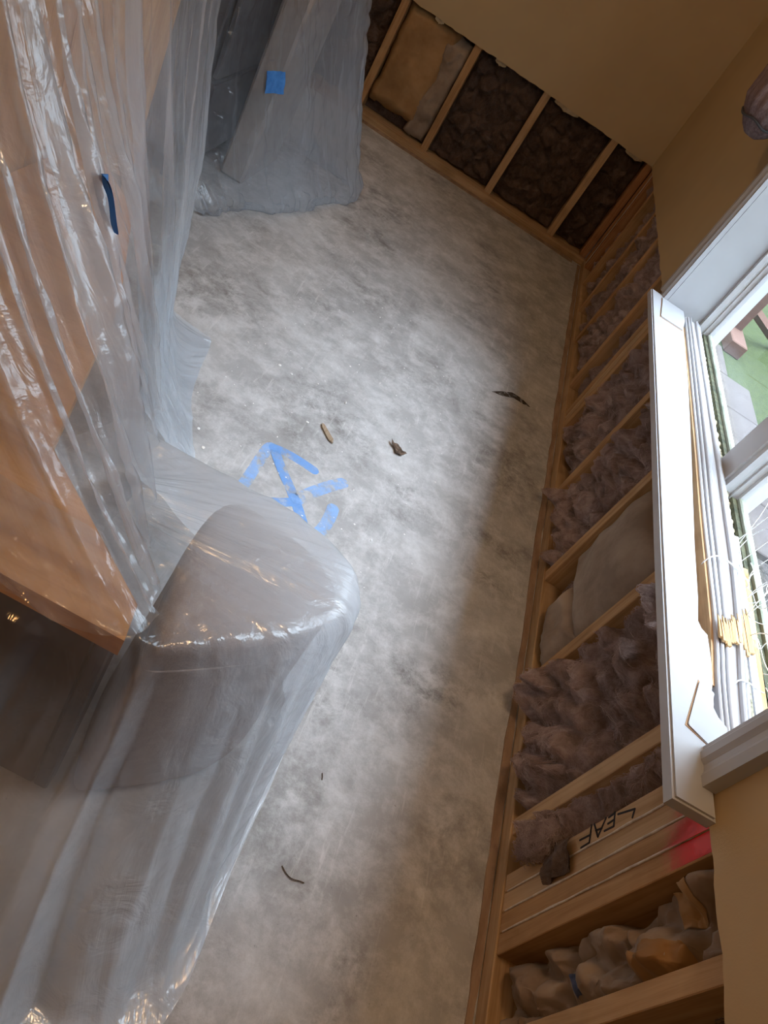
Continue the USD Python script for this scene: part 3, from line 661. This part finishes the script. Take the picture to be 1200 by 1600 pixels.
# ------------------------------------------------------------------ blinds lying in the window
bl = xf('window_blind', 'bundle of lowered white blind slats with one broken slat lying along the window stool', 'blind')
yl = np.array([-1.896, -2.308, -2.616, -2.959, -3.122, -3.23, -3.297, -3.393, -3.486])[::-1]
xl = np.array([.056, .049, .042, .032, .030, .028, .025, .017, .014])[::-1]
yr = np.array([-1.84, -2.229, -2.572, -2.81, -2.989, -3.155, -3.314, -3.486])[::-1]
xr = np.array([.119, .118, .117, .118, .118, .109, .094, .080])[::-1]
fL, fR = PchipInterpolator(yl, xl, extrapolate=True), PchipInterpolator(yr, xr, extrapolate=True)
Y = np.linspace(-3.535, -1.83, 60)
SL = [(0, .11, .598), (.11, .22, .603), (.22, .31, .607), (.31, .60, .606), (.60, .73, .609), (.73, .81, .606), (.81, .90, .602), (.90, 1.0, .598)]
for k, (a, b, zt_) in enumerate(SL):
    s = np.linspace(0, 1, 9)
    xa, xb = fL(Y) * (1 - a) + fR(Y) * a, fL(Y) * (1 - b) + fR(Y) * b
    X = xa[:, None] + (xb - xa)[:, None] * s[None] * .97
    dome_ = .0035 * np.sin(np.pi * s) if k != 3 else -.004 * np.sin(np.pi * s)
    Z = zt_ + dome_[None] - .003 * s[None] ** 2 + .0015 * np.sin(Y * 3 + k)[:, None]
    P = np.stack([X, np.broadcast_to(Y[:, None], X.shape), Z], -1)
    Q = P.copy(); Q[..., 2] = .560 + .001 * k
    top, bot = grid(P), grid(Q)
    n, kk = P.shape[:2]; ring = np.r_[np.arange(kk), np.arange(1, n) * kk + kk - 1, (n - 1) * kk + np.arange(kk - 2, -1, -1), np.arange(n - 2, 0, -1) * kk]
    nv = n * kk; R2 = np.roll(ring, -1)
    sides = np.vstack([np.stack([ring, ring + nv, R2 + nv], 1), np.stack([ring, R2 + nv, R2], 1)])
    obj('slat', trimesh.Trimesh(np.vstack([top[0], bot[0]]), np.vstack([top[1], bot[1][:, ::-1] + nv, sides]), process=False), M_SLAT, bl, smooth=40)
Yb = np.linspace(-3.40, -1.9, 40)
br = Polygon([(x - .006, y) for x, y in zip(fL(Yb), Yb)] + [(x + .004, y) for x, y in zip(fL(Yb)[::-1], Yb[::-1])])  # tan strip along the lower room side of the slat bundle
obj('side_strip', extrude(br, .036, 'z', .557), wood('tan_side_strip', (.40, .25, .13), (.50, .33, .18), (.56, .38, .22), (60, 5, 60)), bl, label='tan strip along the room side of the slats')
# raw broken wood
r = np.random.default_rng(4)
ms = []
for k in range(16):
    t0 = k / 15
    x0 = .024 + .072 * t0; y1 = -3.245 + .075 * t0 ** 1.6 + r.uniform(-.012, .012); y0 = -3.283 - .008 * math.sin(t0 * 9) - r.uniform(0, .014) + .004 * t0
    w = r.uniform(.004, .006)
    z = .609 + r.uniform(0, .0025)
    p = trimesh.convex.convex_hull(np.array([(x0, y0, z - .004), (x0 + w, y0 - r.uniform(-.004, .004), z - .004), (x0 + w * .5, y1 + .006, z - .003), (x0, y0, z + .001), (x0 + w, y0, z + .0015), (x0 + w, y1 - .006, z), (x0 + w * .3, y1, z)]))
    ms.append(p)
obj('broken_end', cat(ms), M_RAW, bl, label='raw splintered wood where the slat has snapped')
# loose slats leaning at the glass side near the camera end
for k, (x0, x1, y0, y1, z) in enumerate(((.098, .112, -3.50, -2.93, .607), (.108, .128, -3.52, -3.02, .602))):
    P = np.array([(x0 - .012, y0, z - .003), (x1 - .012, y0, z), (x1 + .006, y1, z - .001), (x0 + .008, y1, z - .004)])
    obj('loose_slat', trimesh.convex.convex_hull(np.vstack([P, P - [0, 0, .004]])), M_SLAT if k == 0 else M_RAW, bl)


def cord(pts, r=.0012, n=40): return tube(pts, r, 6, n)


yc = -3.07
obj('tie_cord', cord([(.026, yc - .004, .585), (.026, yc, .603), (.034, yc + .004, .613), (.065, yc + .006, .617), (.10, yc - .002, .614), (.122, yc - .008, .606), (.125, yc - .008, .588)], .0016), M_CORD, bl, smooth=True)
yc = -3.375
obj('tie_cord', cord([(.045, yc - .012, .606), (.05, yc - .004, .612), (.075, yc + .006, .612), (.098, yc + .012, .606), (.120, yc + .02, .600)], .0014), M_CORD, bl, smooth=True)
r = np.random.default_rng(12)
for k in range(16):
    y0 = r.uniform(-3.35, -2.93)
    p = [np.array([.112 + r.uniform(-.012, .014), y0, .607])]
    d = np.array([r.uniform(-.006, .016), r.uniform(-.06, .06), r.uniform(.01, .06)])
    for j in range(5):
        d = d * .75 + np.array([r.uniform(-.012, .012), r.uniform(-.05, .05), r.uniform(-.05, .05)])
        q = p[-1] + d; q[0] = np.clip(q[0], .095, .152); q[2] = np.clip(q[2], .606, .72); q[1] = np.clip(q[1], -3.48, -2.86); p.append(q)
    obj('tangled_cord', cord(p, .0009, 36), M_CORD, bl, smooth=True)
for k, y in enumerate((-2.94, -3.01, -3.12)):
    obj('lift_cord', cord([(.116, y, .605), (.124, y + .01, .70), (.13, y + .014, .95), (.13, y + .015, 1.5), (.13, y + .015, WZ1)], .0009, 30), M_CORD, bl, smooth=True)

# ------------------------------------------------------------------ curtain bunched beside the window
ct = xf('curtain', 'dark mauve woven curtain bunched against the wall beside the far window casing', 'curtain')
zc = np.linspace(1.075, 2.33, 90); th = np.linspace(0, 2 * np.pi, 97)
rad = .105 * np.sqrt(np.clip((zc - 1.07) / .09, 0, 1)) * (1 - .28 * np.clip((zc - 1.25) / .5, 0, 1))
R_ = rad[:, None] * (1 + .06 * np.sin(9 * th)[None] * np.clip((zc - 1.1) / .2, 0, 1)[:, None] + .03 * np.sin(17 * th + 1)[None])
C = np.stack([-.105 + .80 * R_ * np.cos(th), -1.60 + R_ * np.sin(th) * 1.15, np.broadcast_to(zc[:, None], R_.shape) + 0 * R_], -1)
C[..., 0] = np.minimum(C[..., 0], -.016)
v, f = grid(C); obj('fabric', (v, f[:, ::-1]), M_CURTAIN, ct, smooth=True)
cr2 = [(-.105 + .066 * np.cos(a), -1.60 + .094 * np.sin(a), 1.117 + .004 * np.sin(5 * a)) for a in np.linspace(0, 2 * np.pi, 50)]
cr2 = [(min(a, -.018), b, c) for a, b, c in cr2]
obj('hem_seam', tube(cr2, .004, 6), M_BLACK, ct, smooth=True)
obj('curtain_rod', trimesh.creation.cylinder(.012, segment=[(-.09, -4.0, 2.36), (-.09, -1.35, 2.36)]), M_BLACK, label='dark curtain rod above the window', cat='curtain rod')

# ------------------------------------------------------------------ furniture under the sheets
def soft(poly2, z0, z1, r, name, mtl, parent, flare=0.0):
    n = 7; ms = []
    a = np.linspace(0, np.pi / 2, n)
    rings = [(z0 + r * (1 - math.cos(t)), -r * (1 - math.sin(t))) for t in a] + [(z1 - r * (1 - math.cos(t)), -r * (1 - math.sin(t))) for t in a[::-1]]
    c = np.linspace(0, 2 * np.pi, 72, endpoint=False)
    base = np.array(poly2(c)).T; ctr = base.mean(0); dn = base - ctr; dn /= np.linalg.norm(dn, axis=1, keepdims=True)
    V = np.concatenate([np.c_[base + dn * (o + flare * (z1 - z) / (z1 - z0)), np.full(len(c), z)] for z, o in rings])
    k = len(c); F = []
    for i in range(len(rings) - 1):
        for j in range(k):
            a_, b_, c_, d_ = i * k + j, i * k + (j + 1) % k, (i + 1) * k + (j + 1) % k, (i + 1) * k + j
            F += [[a_, b_, c_], [a_, c_, d_]]
    V = np.vstack([V, [[*ctr, rings[0][0]], [*ctr, rings[-1][0]]]]); e = (len(rings) - 1) * k
    F += [[len(V) - 2, (j + 1) % k, j] for j in range(k)] + [[len(V) - 1, e + j, e + (j + 1) % k] for j in range(k)]
    return obj(name, (V, np.array(F)), mtl, parent, smooth=True)


pf = xf('pouf', 'low rounded mauve grey pouf standing under the near plastic sheet beside the desk', 'pouf')
PO = np.array([(-.805, -3.735), (-.775, -3.75), (-.71, -3.70), (-.640, -3.632), (-.602, -3.555), (-.614, -3.50), (-.675, -3.465), (-.755, -3.452), (-.825, -3.47), (-.83, -3.60)])
pcs = CubicSpline(np.linspace(0, 2 * np.pi, len(PO) + 1), np.vstack([PO, PO[:1]]), bc_type='periodic')
soft(lambda c: tuple(pcs(c).T), .0, .475, .04, 'cushion', M_UPH, pf, .02)
seam = np.array([(*pcs(a), .40) for a in np.linspace(0, 2 * np.pi, 80)])
obj('piping', tube(seam, .004, 6), M_UPH, pf, smooth=True)
tb = xf('corner_desk', 'low oak corner desk with dark stained panels under the near plastic sheet', 'desk')
top = Polygon([(-1.49, -3.795), (-.828, -3.795), (-.84, -3.74), (-1.06, -3.58), (-1.17, -3.20), (-1.30, -2.92), (-1.44, -2.80), (-1.49, -2.78)])
obj('tabletop', extrude(top, .035, 'z', .455), wood('oak_top', (.42, .19, .06), (.56, .29, .11), (.64, .36, .16), (2, 30, 30)), tb)
obj('side_panel', boxm(-.862, -3.785, .0, -.838, -3.75, .455, .003), M_OAKD, tb)
obj('side_panel', boxm(-1.48, -3.78, .0, -1.45, -2.82, .455, .003), M_OAKD, tb)
obj('front_panel', boxm(-1.45, -3.785, .0, -.862, -3.765, .455, .003), M_OAKD, tb)
obj('leg', boxm(-1.44, -2.80, 0, -1.40, -2.76, .455, .003), M_OAKD, tb)
cb = xf('oak_cabinet', 'tall oak cabinet seen glowing orange through the left plastic sheet', 'cabinet')
obj('side_panel', boxm(-1.98, -3.50, .06, -1.52, -3.475, 1.28, .003), M_OAK, cb)
obj('side_panel', boxm(-1.98, -2.475, .06, -1.52, -2.45, 1.28, .003), M_OAK, cb)
obj('cabinet_top', boxm(-2.0, -3.52, 1.28, -1.50, -2.43, 1.30, .004), M_OAK, cb)
obj('back_panel', boxm(-2.0, -3.475, .06, -1.98, -2.475, 1.28), M_OAK, cb)
obj('plinth', boxm(-1.98, -3.50, 0, -1.54, -2.45, .06), M_OAKD, cb)
for k in range(2):
    y0 = -3.474 + k * .5
    d = obj('door', boxm(-1.52, y0, .07, -1.50, y0 + .496, 1.275, .003), M_OAK, cb)
    stage.OverridePrim(d)
    obj('door_panel', boxm(-1.50, y0 + .07, .15, -1.494, y0 + .426, 1.19, .003), M_OAK, cb)
db = xf('dresser', 'dark charcoal dresser behind the far plastic sheet', 'dresser')
obj('carcass', boxm(-2.35, -1.80, .08, -1.63, -1.05, .95, .004), M_BLACK, db)
obj('dresser_top', boxm(-2.37, -1.82, .95, -1.60, -1.03, .98, .004), M_BLACK, db)
for k in range(3):
    obj('drawer', boxm(-1.62, -1.78, .10 + k * .285, -1.602, -1.07, .37 + k * .285, .003), M_BLACK, db)
for x, y in ((-2.3, -1.75), (-2.3, -1.10), (-1.67, -1.75), (-1.67, -1.10)):
    obj('leg', boxm(x - .02, y - .02, 0, x + .02, y + .02, .08), M_BLACK, db)
bx = xf('storage_box', 'grey brown storage box on the floor inside the far plastic sheet', 'box')
obj('box_body', boxm(-1.58, -1.50, 0, -1.485, -1.12, .78, .01), M_GREYFAB, bx)
obj('box_lid', boxm(-1.585, -1.505, .78, -1.480, -1.115, .80, .004), M_GREYFAB, bx)

# ------------------------------------------------------------------ plastic sheets
def surface_points():
    out = []
    for p in stage.Traverse():
        if p.GetTypeName() == 'Mesh' and str(p.GetPath()).split('/')[2].split('_0')[0] in ('corner_desk', 'oak_cabinet', 'dresser'):
            g = UsdGeom.Mesh(p); v = np.array(g.GetPointsAttr().Get()); f = np.array(g.GetFaceVertexIndicesAttr().Get()).reshape(-1, 3)
            out.append(trimesh.sample.sample_surface(trimesh.Trimesh(v, f, process=False), 2500, seed=1)[0])
    return np.vstack(out)


CONTENT = cKDTree(surface_points())


def loft(cols, nu, nv, seed, fold=.012, ff=9.0, fade=lambda s: 1, wr_=.004, ridges=()):
    """cols: guide lines (each a list of 3D points, equally many). Returns a grid with folds running along the guides, and metric uvs."""
    A = np.array(cols, float); k, mrow = A.shape[:2]
    d = np.r_[0, np.cumsum(np.linalg.norm(np.diff(A[:, :], axis=0), axis=2).mean(1) + 1e-6)]; d /= d[-1]
    e = np.linspace(0, 1, mrow)
    B = PchipInterpolator(e, A, axis=1)(np.linspace(0, 1, nv))
    P = PchipInterpolator(d, B, axis=0)(np.linspace(0, 1, nu))
    uu = np.cumsum(np.r_[0, np.linalg.norm(np.diff(P[:, nv * 2 // 3], axis=0), axis=1)])
    vv = np.cumsum(np.r_[0, np.linalg.norm(np.diff(P[nu // 2], axis=0), axis=1)])
    U, V = np.meshgrid(uu, vv, indexing='ij'); S = np.broadcast_to(np.linspace(0, 1, nv)[None], U.shape)
    n = normals(P)
    wob = .05 * (noise(np.stack([U * 3, V * 3, U * 0], -1), seed + 5) - .5)
    r1 = 1 - np.abs(2 * noise(np.stack([(U + wob) * ff, V * 1.3, U * 0 + seed], -1), seed) - 1) ** .8
    r2 = 1 - np.abs(2 * noise(np.stack([(U + wob) * ff * 2.7, V * 2.2, U * 0], -1), seed + 2) - 1) ** .8
    cr_ = np.abs(2 * noise(np.stack([U * 13, V * 13, U * 0 + wob * 20], -1), seed + 8) - 1) + .5 * np.abs(2 * noise(np.stack([U * 31, V * 27, U * 0], -1), seed + 9) - 1)
    D = fold * fade(S) * (r1 - .5 + .45 * (r2 - .5)) + wr_ * (cr_ - .6)
    cpos = np.interp(np.linspace(0, 1, nu), d, np.arange(k))[:, None] + .25 * (noise(np.stack([U * 0, V * 4, U * 0 + seed], -1), 3) - .5)
    for c_, amp_, w_ in ridges:
        D = D + amp_ * np.exp(-np.abs((cpos - c_) / w_) ** 1.5) * fade(S)
    P = P + n * D[..., None]
    P[..., 2] = np.maximum(P[..., 2], .002 + .004 * (cr_ * .5))
    return P, np.stack([U, V], -1)


def sheet(name, P, uv, mtl, parent='/World', **t):
    v, f = grid(P)
    if (normals(P) @ np.array([.6, -.3, .75])).mean() < 0: f = f[:, ::-1]
    path = obj(name, (v, f), mtl, parent, smooth=True, uv=uv.reshape(-1, 2), **t)
    # film that clings to what it covers is clear; where it stands off it turns milky
    d = CONTENT.query(v)[0]
    h = .16 + .84 * np.clip((d - .06) / .20, 0, 1) ** .9
    pv = UsdGeom.PrimvarsAPI(stage.GetPrimAtPath(path)).CreatePrimvar('haze', Sdf.ValueTypeNames.FloatArray, 'vertex')
    pv.Set(Vt.FloatArray.FromNumpy(h.astype(np.float32)))
    return path


def lerp(a, b, t): return [a[i] + (b[i] - a[i]) * t for i in range(3)]


# near sheet over console and pouf
C0 = [((-1.75, -3.66, .50), (-1.75, -3.80, .500), (-1.80, -4.12, .0)), ((-1.25, -3.66, .50), (-1.25, -3.81, .500), (-1.28, -4.16, 0)), ((-1.0, -3.68, .502), (-.97, -3.812, .500), (-.96, -4.18, 0)),
      ((-.93, -3.68, .506), (-.805, -3.80, .503), (-.70, -4.12, 0)), ((-.93, -3.66, .508), (-.70, -3.725, .500), (-.56, -4.04, 0)), ((-.93, -3.64, .508), (-.615, -3.645, .497), (-.512, -3.90, 0)),
      ((-.93, -3.62, .508), (-.566, -3.555, .488), (-.510, -3.74, 0)), ((-.93, -3.60, .508), (-.575, -3.485, .485), (-.505, -3.50, 0)), ((-.94, -3.58, .508), (-.66, -3.430, .480), (-.60, -3.30, 0)),
      ((-.95, -3.57, .506), (-.75, -3.415, .475), (-.74, -3.17, 0)), ((-.96, -3.57, .506), (-.87, -3.42, .470), (-.90, -3.10, 0)), ((-1.05, -3.57, .506), (-1.02, -3.44, .48), (-1.08, -3.05, 0))]
cols = []
for a, b, c in C0:
    dx, dy = c[0] - b[0], c[1] - b[1]
    mid = lambda t, z: (b[0] + dx * t, b[1] + dy * t, z)
    cols.append([a, lerp(a, b, .55), lerp(a, b, .9), mid(.04, b[2] - .03), mid(.28, .32), mid(.60, .13), mid(.92, .012), (c[0] + dx * .12, c[1] + dy * .12, .004)])
P, uv = loft(cols, 480, 260, 3, fold=.030, ff=6, fade=lambda s: np.clip((s - .28) * 3, .15, 1), wr_=.004,
             ridges=((3.05, -.035, .10), (3.35, .022, .14), (2.62, -.010, .12), (2.2, -.014, .18), (3.9, -.007, .12), (4.6, -.010, .2), (1.7, -.012, .15), (5.6, .010, .25), (2.9, .015, .08)))
sheet('plastic_sheet', P, uv, M_PLASTN, label='hazy plastic sheet draped over the pouf and low console at the camera side', cat='plastic sheet')

# tall sheet over the oak cabinet, running down on to the near sheet
C1 = [[(-1.85, -2.36, 1.33), (-1.80, -2.33, .9), (-1.75, -2.30, .45), (-1.66, -2.26, .02)],
      [(-1.52, -2.40, 1.33), (-1.49, -2.38, .78), (-1.425, -2.31, .36), (-1.40, -2.26, .05)],
      [(-1.45, -2.60, 1.33), (-1.42, -2.54, .85), (-1.36, -2.45, .40), (-1.33, -2.42, .02)],
      [(-1.44, -2.85, 1.33), (-1.38, -2.78, .85), (-1.30, -2.68, .40), (-1.235, -2.62, .012)],
      [(-1.43, -3.05, 1.33), (-1.34, -3.02, .88), (-1.24, -2.95, .45), (-1.15, -2.84, .012)],
      [(-1.42, -3.22, 1.33), (-1.30, -3.25, .92), (-1.15, -3.22, .58), (-1.06, -3.17, .28)],
      [(-1.41, -3.35, 1.33), (-1.27, -3.42, .95), (-1.07, -3.46, .66), (-.965, -3.49, .515)],
      [(-1.40, -3.45, 1.33), (-1.25, -3.56, .98), (-.99, -3.64, .66), (-.87, -3.69, .518)],
      [(-1.40, -3.52, 1.33), (-1.26, -3.66, .98), (-.98, -3.74, .66), (-.815, -3.79, .522)],
      [(-1.46, -3.55, 1.33), (-1.36, -3.69, .98), (-1.08, -3.785, .66), (-.88, -3.825, .515)],
      [(-1.65, -3.56, 1.33), (-1.58, -3.70, .98), (-1.40, -3.79, .66), (-1.15, -3.835, .515)],
      [(-1.95, -3.56, 1.33), (-1.93, -3.70, .98), (-1.88, -3.79, .66), (-1.80, -3.835, .515)]]
P1, uv1 = loft(C1, 480, 260, 21, fold=.030, ff=9, fade=lambda s: .35 + .8 * s * (1.15 - s) * 2, wr_=.004,
               ridges=((5.3, .022, .07), (5.75, .020, .06), (6.1, .024, .05), (6.35, -.014, .05), (6.6, .024, .06), (6.95, .022, .05), (7.2, -.014, .06), (7.5, .026, .06), (7.85, .020, .05), (8.3, .020, .08), (4.6, .03, .1), (3.6, .03, .12), (2.7, .03, .1)))
tall = sheet('plastic_sheet', P1, uv1, M_PLAST, label='tall plastic sheet hanging over the oak cabinet at the left edge', cat='plastic sheet')
# flap of the tall sheet lying on the floor
F0 = [[(-1.40, -2.30, .20), (-1.34, -2.40, .08), (-1.27, -2.46, .012), (-1.16, -2.463, .004)],
      [(-1.36, -2.50, .20), (-1.28, -2.55, .08), (-1.21, -2.58, .016), (-1.14, -2.52, .004)],
      [(-1.30, -2.62, .20), (-1.22, -2.66, .09), (-1.17, -2.67, .03), (-1.12, -2.62, .006)],
      [(-1.26, -2.75, .20), (-1.17, -2.76, .09), (-1.12, -2.76, .03), (-1.085, -2.74, .006)],
      [(-1.20, -2.88, .22), (-1.12, -2.87, .10), (-1.07, -2.85, .03), (-1.035, -2.84, .005)],
      [(-1.14, -3.02, .24), (-1.06, -2.98, .12), (-1.01, -2.95, .04), (-.975, -2.95, .005)],
      [(-1.10, -3.15, .26), (-1.00, -3.10, .13), (-.95, -3.07, .05), (-.91, -3.05, .005)]]
P2, uv2 = loft(F0, 200, 90, 33, fold=.010, ff=14, wr_=.007)
sheet('plastic_sheet', P2, uv2, M_PLAST, label='loose corner of plastic sheet spread on the concrete below the tall sheet', cat='plastic sheet')
# far sheet over the dresser
S = [[(-1.95, -.95, 1.05), (-1.75, -.93, .62), (-1.60, -.92, .30), (-1.52, -.90, .03), (-1.45, -.90, .004)],
     [(-1.58, -1.0, 1.05), (-1.44, -1.0, .66), (-1.33, -.99, .40), (-1.19, -.955, .08), (-1.15, -.945, .004)],
     [(-1.555, -1.15, 1.05), (-1.40, -1.14, .68), (-1.29, -1.11, .40), (-1.17, -1.06, .09), (-1.145, -1.07, .004)],
     [(-1.56, -1.35, 1.05), (-1.46, -1.32, .66), (-1.36, -1.26, .38), (-1.235, -1.21, .09), (-1.20, -1.18, .004)],
     [(-1.57, -1.55, 1.05), (-1.50, -1.52, .66), (-1.41, -1.46, .38), (-1.305, -1.42, .09), (-1.268, -1.40, .004)],
     [(-1.58, -1.74, 1.05), (-1.54, -1.70, .66), (-1.48, -1.65, .38), (-1.38, -1.60, .09), (-1.34, -1.565, .004)],
     [(-1.60, -1.84, 1.05), (-1.58, -1.82, .66), (-1.54, -1.78, .38), (-1.45, -1.74, .09), (-1.42, -1.68, .004)],
     [(-1.70, -1.88, 1.05), (-1.68, -1.89, .66), (-1.64, -1.90, .38), (-1.53, -1.88, .09), (-1.47, -1.84, .004)],
     [(-1.95, -1.90, 1.05), (-1.90, -1.93, .66), (-1.85, -1.96, .38), (-1.72, -1.98, .09), (-1.60, -2.0, .004)],
     [(-2.4, -1.90, 1.05), (-2.4, -1.94, .66), (-2.4, -1.97, .38), (-2.4, -1.99, .09), (-2.4, -2.0, .004)]]
P3, uv3 = loft(S, 340, 220, 51, fold=.022, ff=8, wr_=.013)
# the puffed hem that lies on the floor
hem = np.exp(-((P3[..., 2] - .045) / .045) ** 2)
n3 = normals(P3); sgn = np.sign((n3[..., 0] * 1.0 - n3[..., 1] * .3).mean())
P3 = P3 + sgn * n3 * (.035 * hem * fbm(np.stack([uv3[..., 0] * 9, uv3[..., 1] * 9, uv3[..., 0] * 0], -1), 2, 4))[..., None]
P3[..., 2] = np.maximum(P3[..., 2], .002)
sheet('plastic_sheet', P3, uv3, M_PLASTC, label='clear crinkled plastic sheet over the dark dresser at the back', cat='plastic sheet')


def tape(P, i, j, w, h, name, label):
    """A short strip of tape stuck to a sheet: the sheet's own shape lifted a little, round the grid point i, j."""
    Q = P[i - w:i + w + 1, j - h:j + h + 1]
    n = normals(Q); s = np.sign(n[..., 0].mean())
    A, B = Q + s * n * .007, Q + s * n * .0085
    v1, f1 = grid(A); v2, f2 = grid(B)
    obj(name, (np.vstack([v1, v2]), np.vstack([f1, f2[:, ::-1] + len(v1)])), M_TAPE, smooth=True, label=label, cat='tape')


def nearest(P, pix):
    """Grid index whose point lies closest to a place on the sheet."""
    d = ((P - np.array(pix)) ** 2).sum(-1); return np.unravel_index(d.argmin(), d.shape)


i, j = nearest(P3, (-1.479, -1.619, .428))
tape(P3, i, j, 8, 7, 'painter_tape', 'blue painter tape patch on the clear sheet over the dresser')
i, j = nearest(P1, (-1.141, -3.453, .781))
tape(P1, i, j, 2, 8, 'painter_tape', 'narrow twisted blue tape strip on the tall left sheet')

# ------------------------------------------------------------------ ceiling fittings beyond the frame: an added aisle fill, and the room's back lamp
for x, y, lab in ((-.50, -3.55, 'added ceiling globe for warm fill over the aisle beside the window'), (-1.9, -1.3, 'warm ceiling globe light near the back wall')):
    c_ = xf('ceiling_light', lab, 'ceiling light')
    obj('canopy', trimesh.creation.cylinder(.07, segment=[(x, y, 2.425), (x, y, 2.449)]), M_WHITE, c_)
    obj('stem', trimesh.creation.cylinder(.01, segment=[(x, y, 2.40), (x, y, 2.43)]), M_WHITE, c_)

# ------------------------------------------------------------------ outdoors
GZ = -.12
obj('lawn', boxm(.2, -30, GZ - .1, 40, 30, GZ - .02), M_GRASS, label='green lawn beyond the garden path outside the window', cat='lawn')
pa = xf('garden_path', 'pinkish concrete garden path outside the window', 'path')
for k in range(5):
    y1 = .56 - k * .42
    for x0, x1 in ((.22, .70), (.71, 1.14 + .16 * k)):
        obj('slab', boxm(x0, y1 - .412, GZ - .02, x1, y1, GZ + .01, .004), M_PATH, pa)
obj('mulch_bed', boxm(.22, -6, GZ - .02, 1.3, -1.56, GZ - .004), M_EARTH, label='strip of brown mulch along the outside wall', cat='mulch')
rl = xf('timber_railing', 'brown stained timber railing on the lawn outside the window', 'railing')
obj('rail', boxm(1.18, .60, GZ - .02, 1.30, 1.75, GZ + .07, .006), M_POST, rl)
obj('post', boxm(1.20, .86, GZ - .02, 1.28, .94, .85, .006), M_POST, rl)
obj('brace', trimesh.creation.cylinder(.035, segment=[(1.24, .9, .1), (1.7, 1.25, GZ + .03)], sections=4), M_POST, rl)
nb = xf('low_sky_blocker', 'added unseen brown house wall across the lawn', 'blocker')  # unseen wall and top, added to block light from the low sky
obj('blocker_wall', boxm(7.0, -16, GZ - .02, 7.3, 14, 5.2), M_POST, nb)
obj('blocker_roof', extrude(Polygon([(6.6, 5.15), (9.5, 7.2), (9.5, 7.0), (6.6, 5.0)]), 30, 'y', -16), M_EARTH, nb)
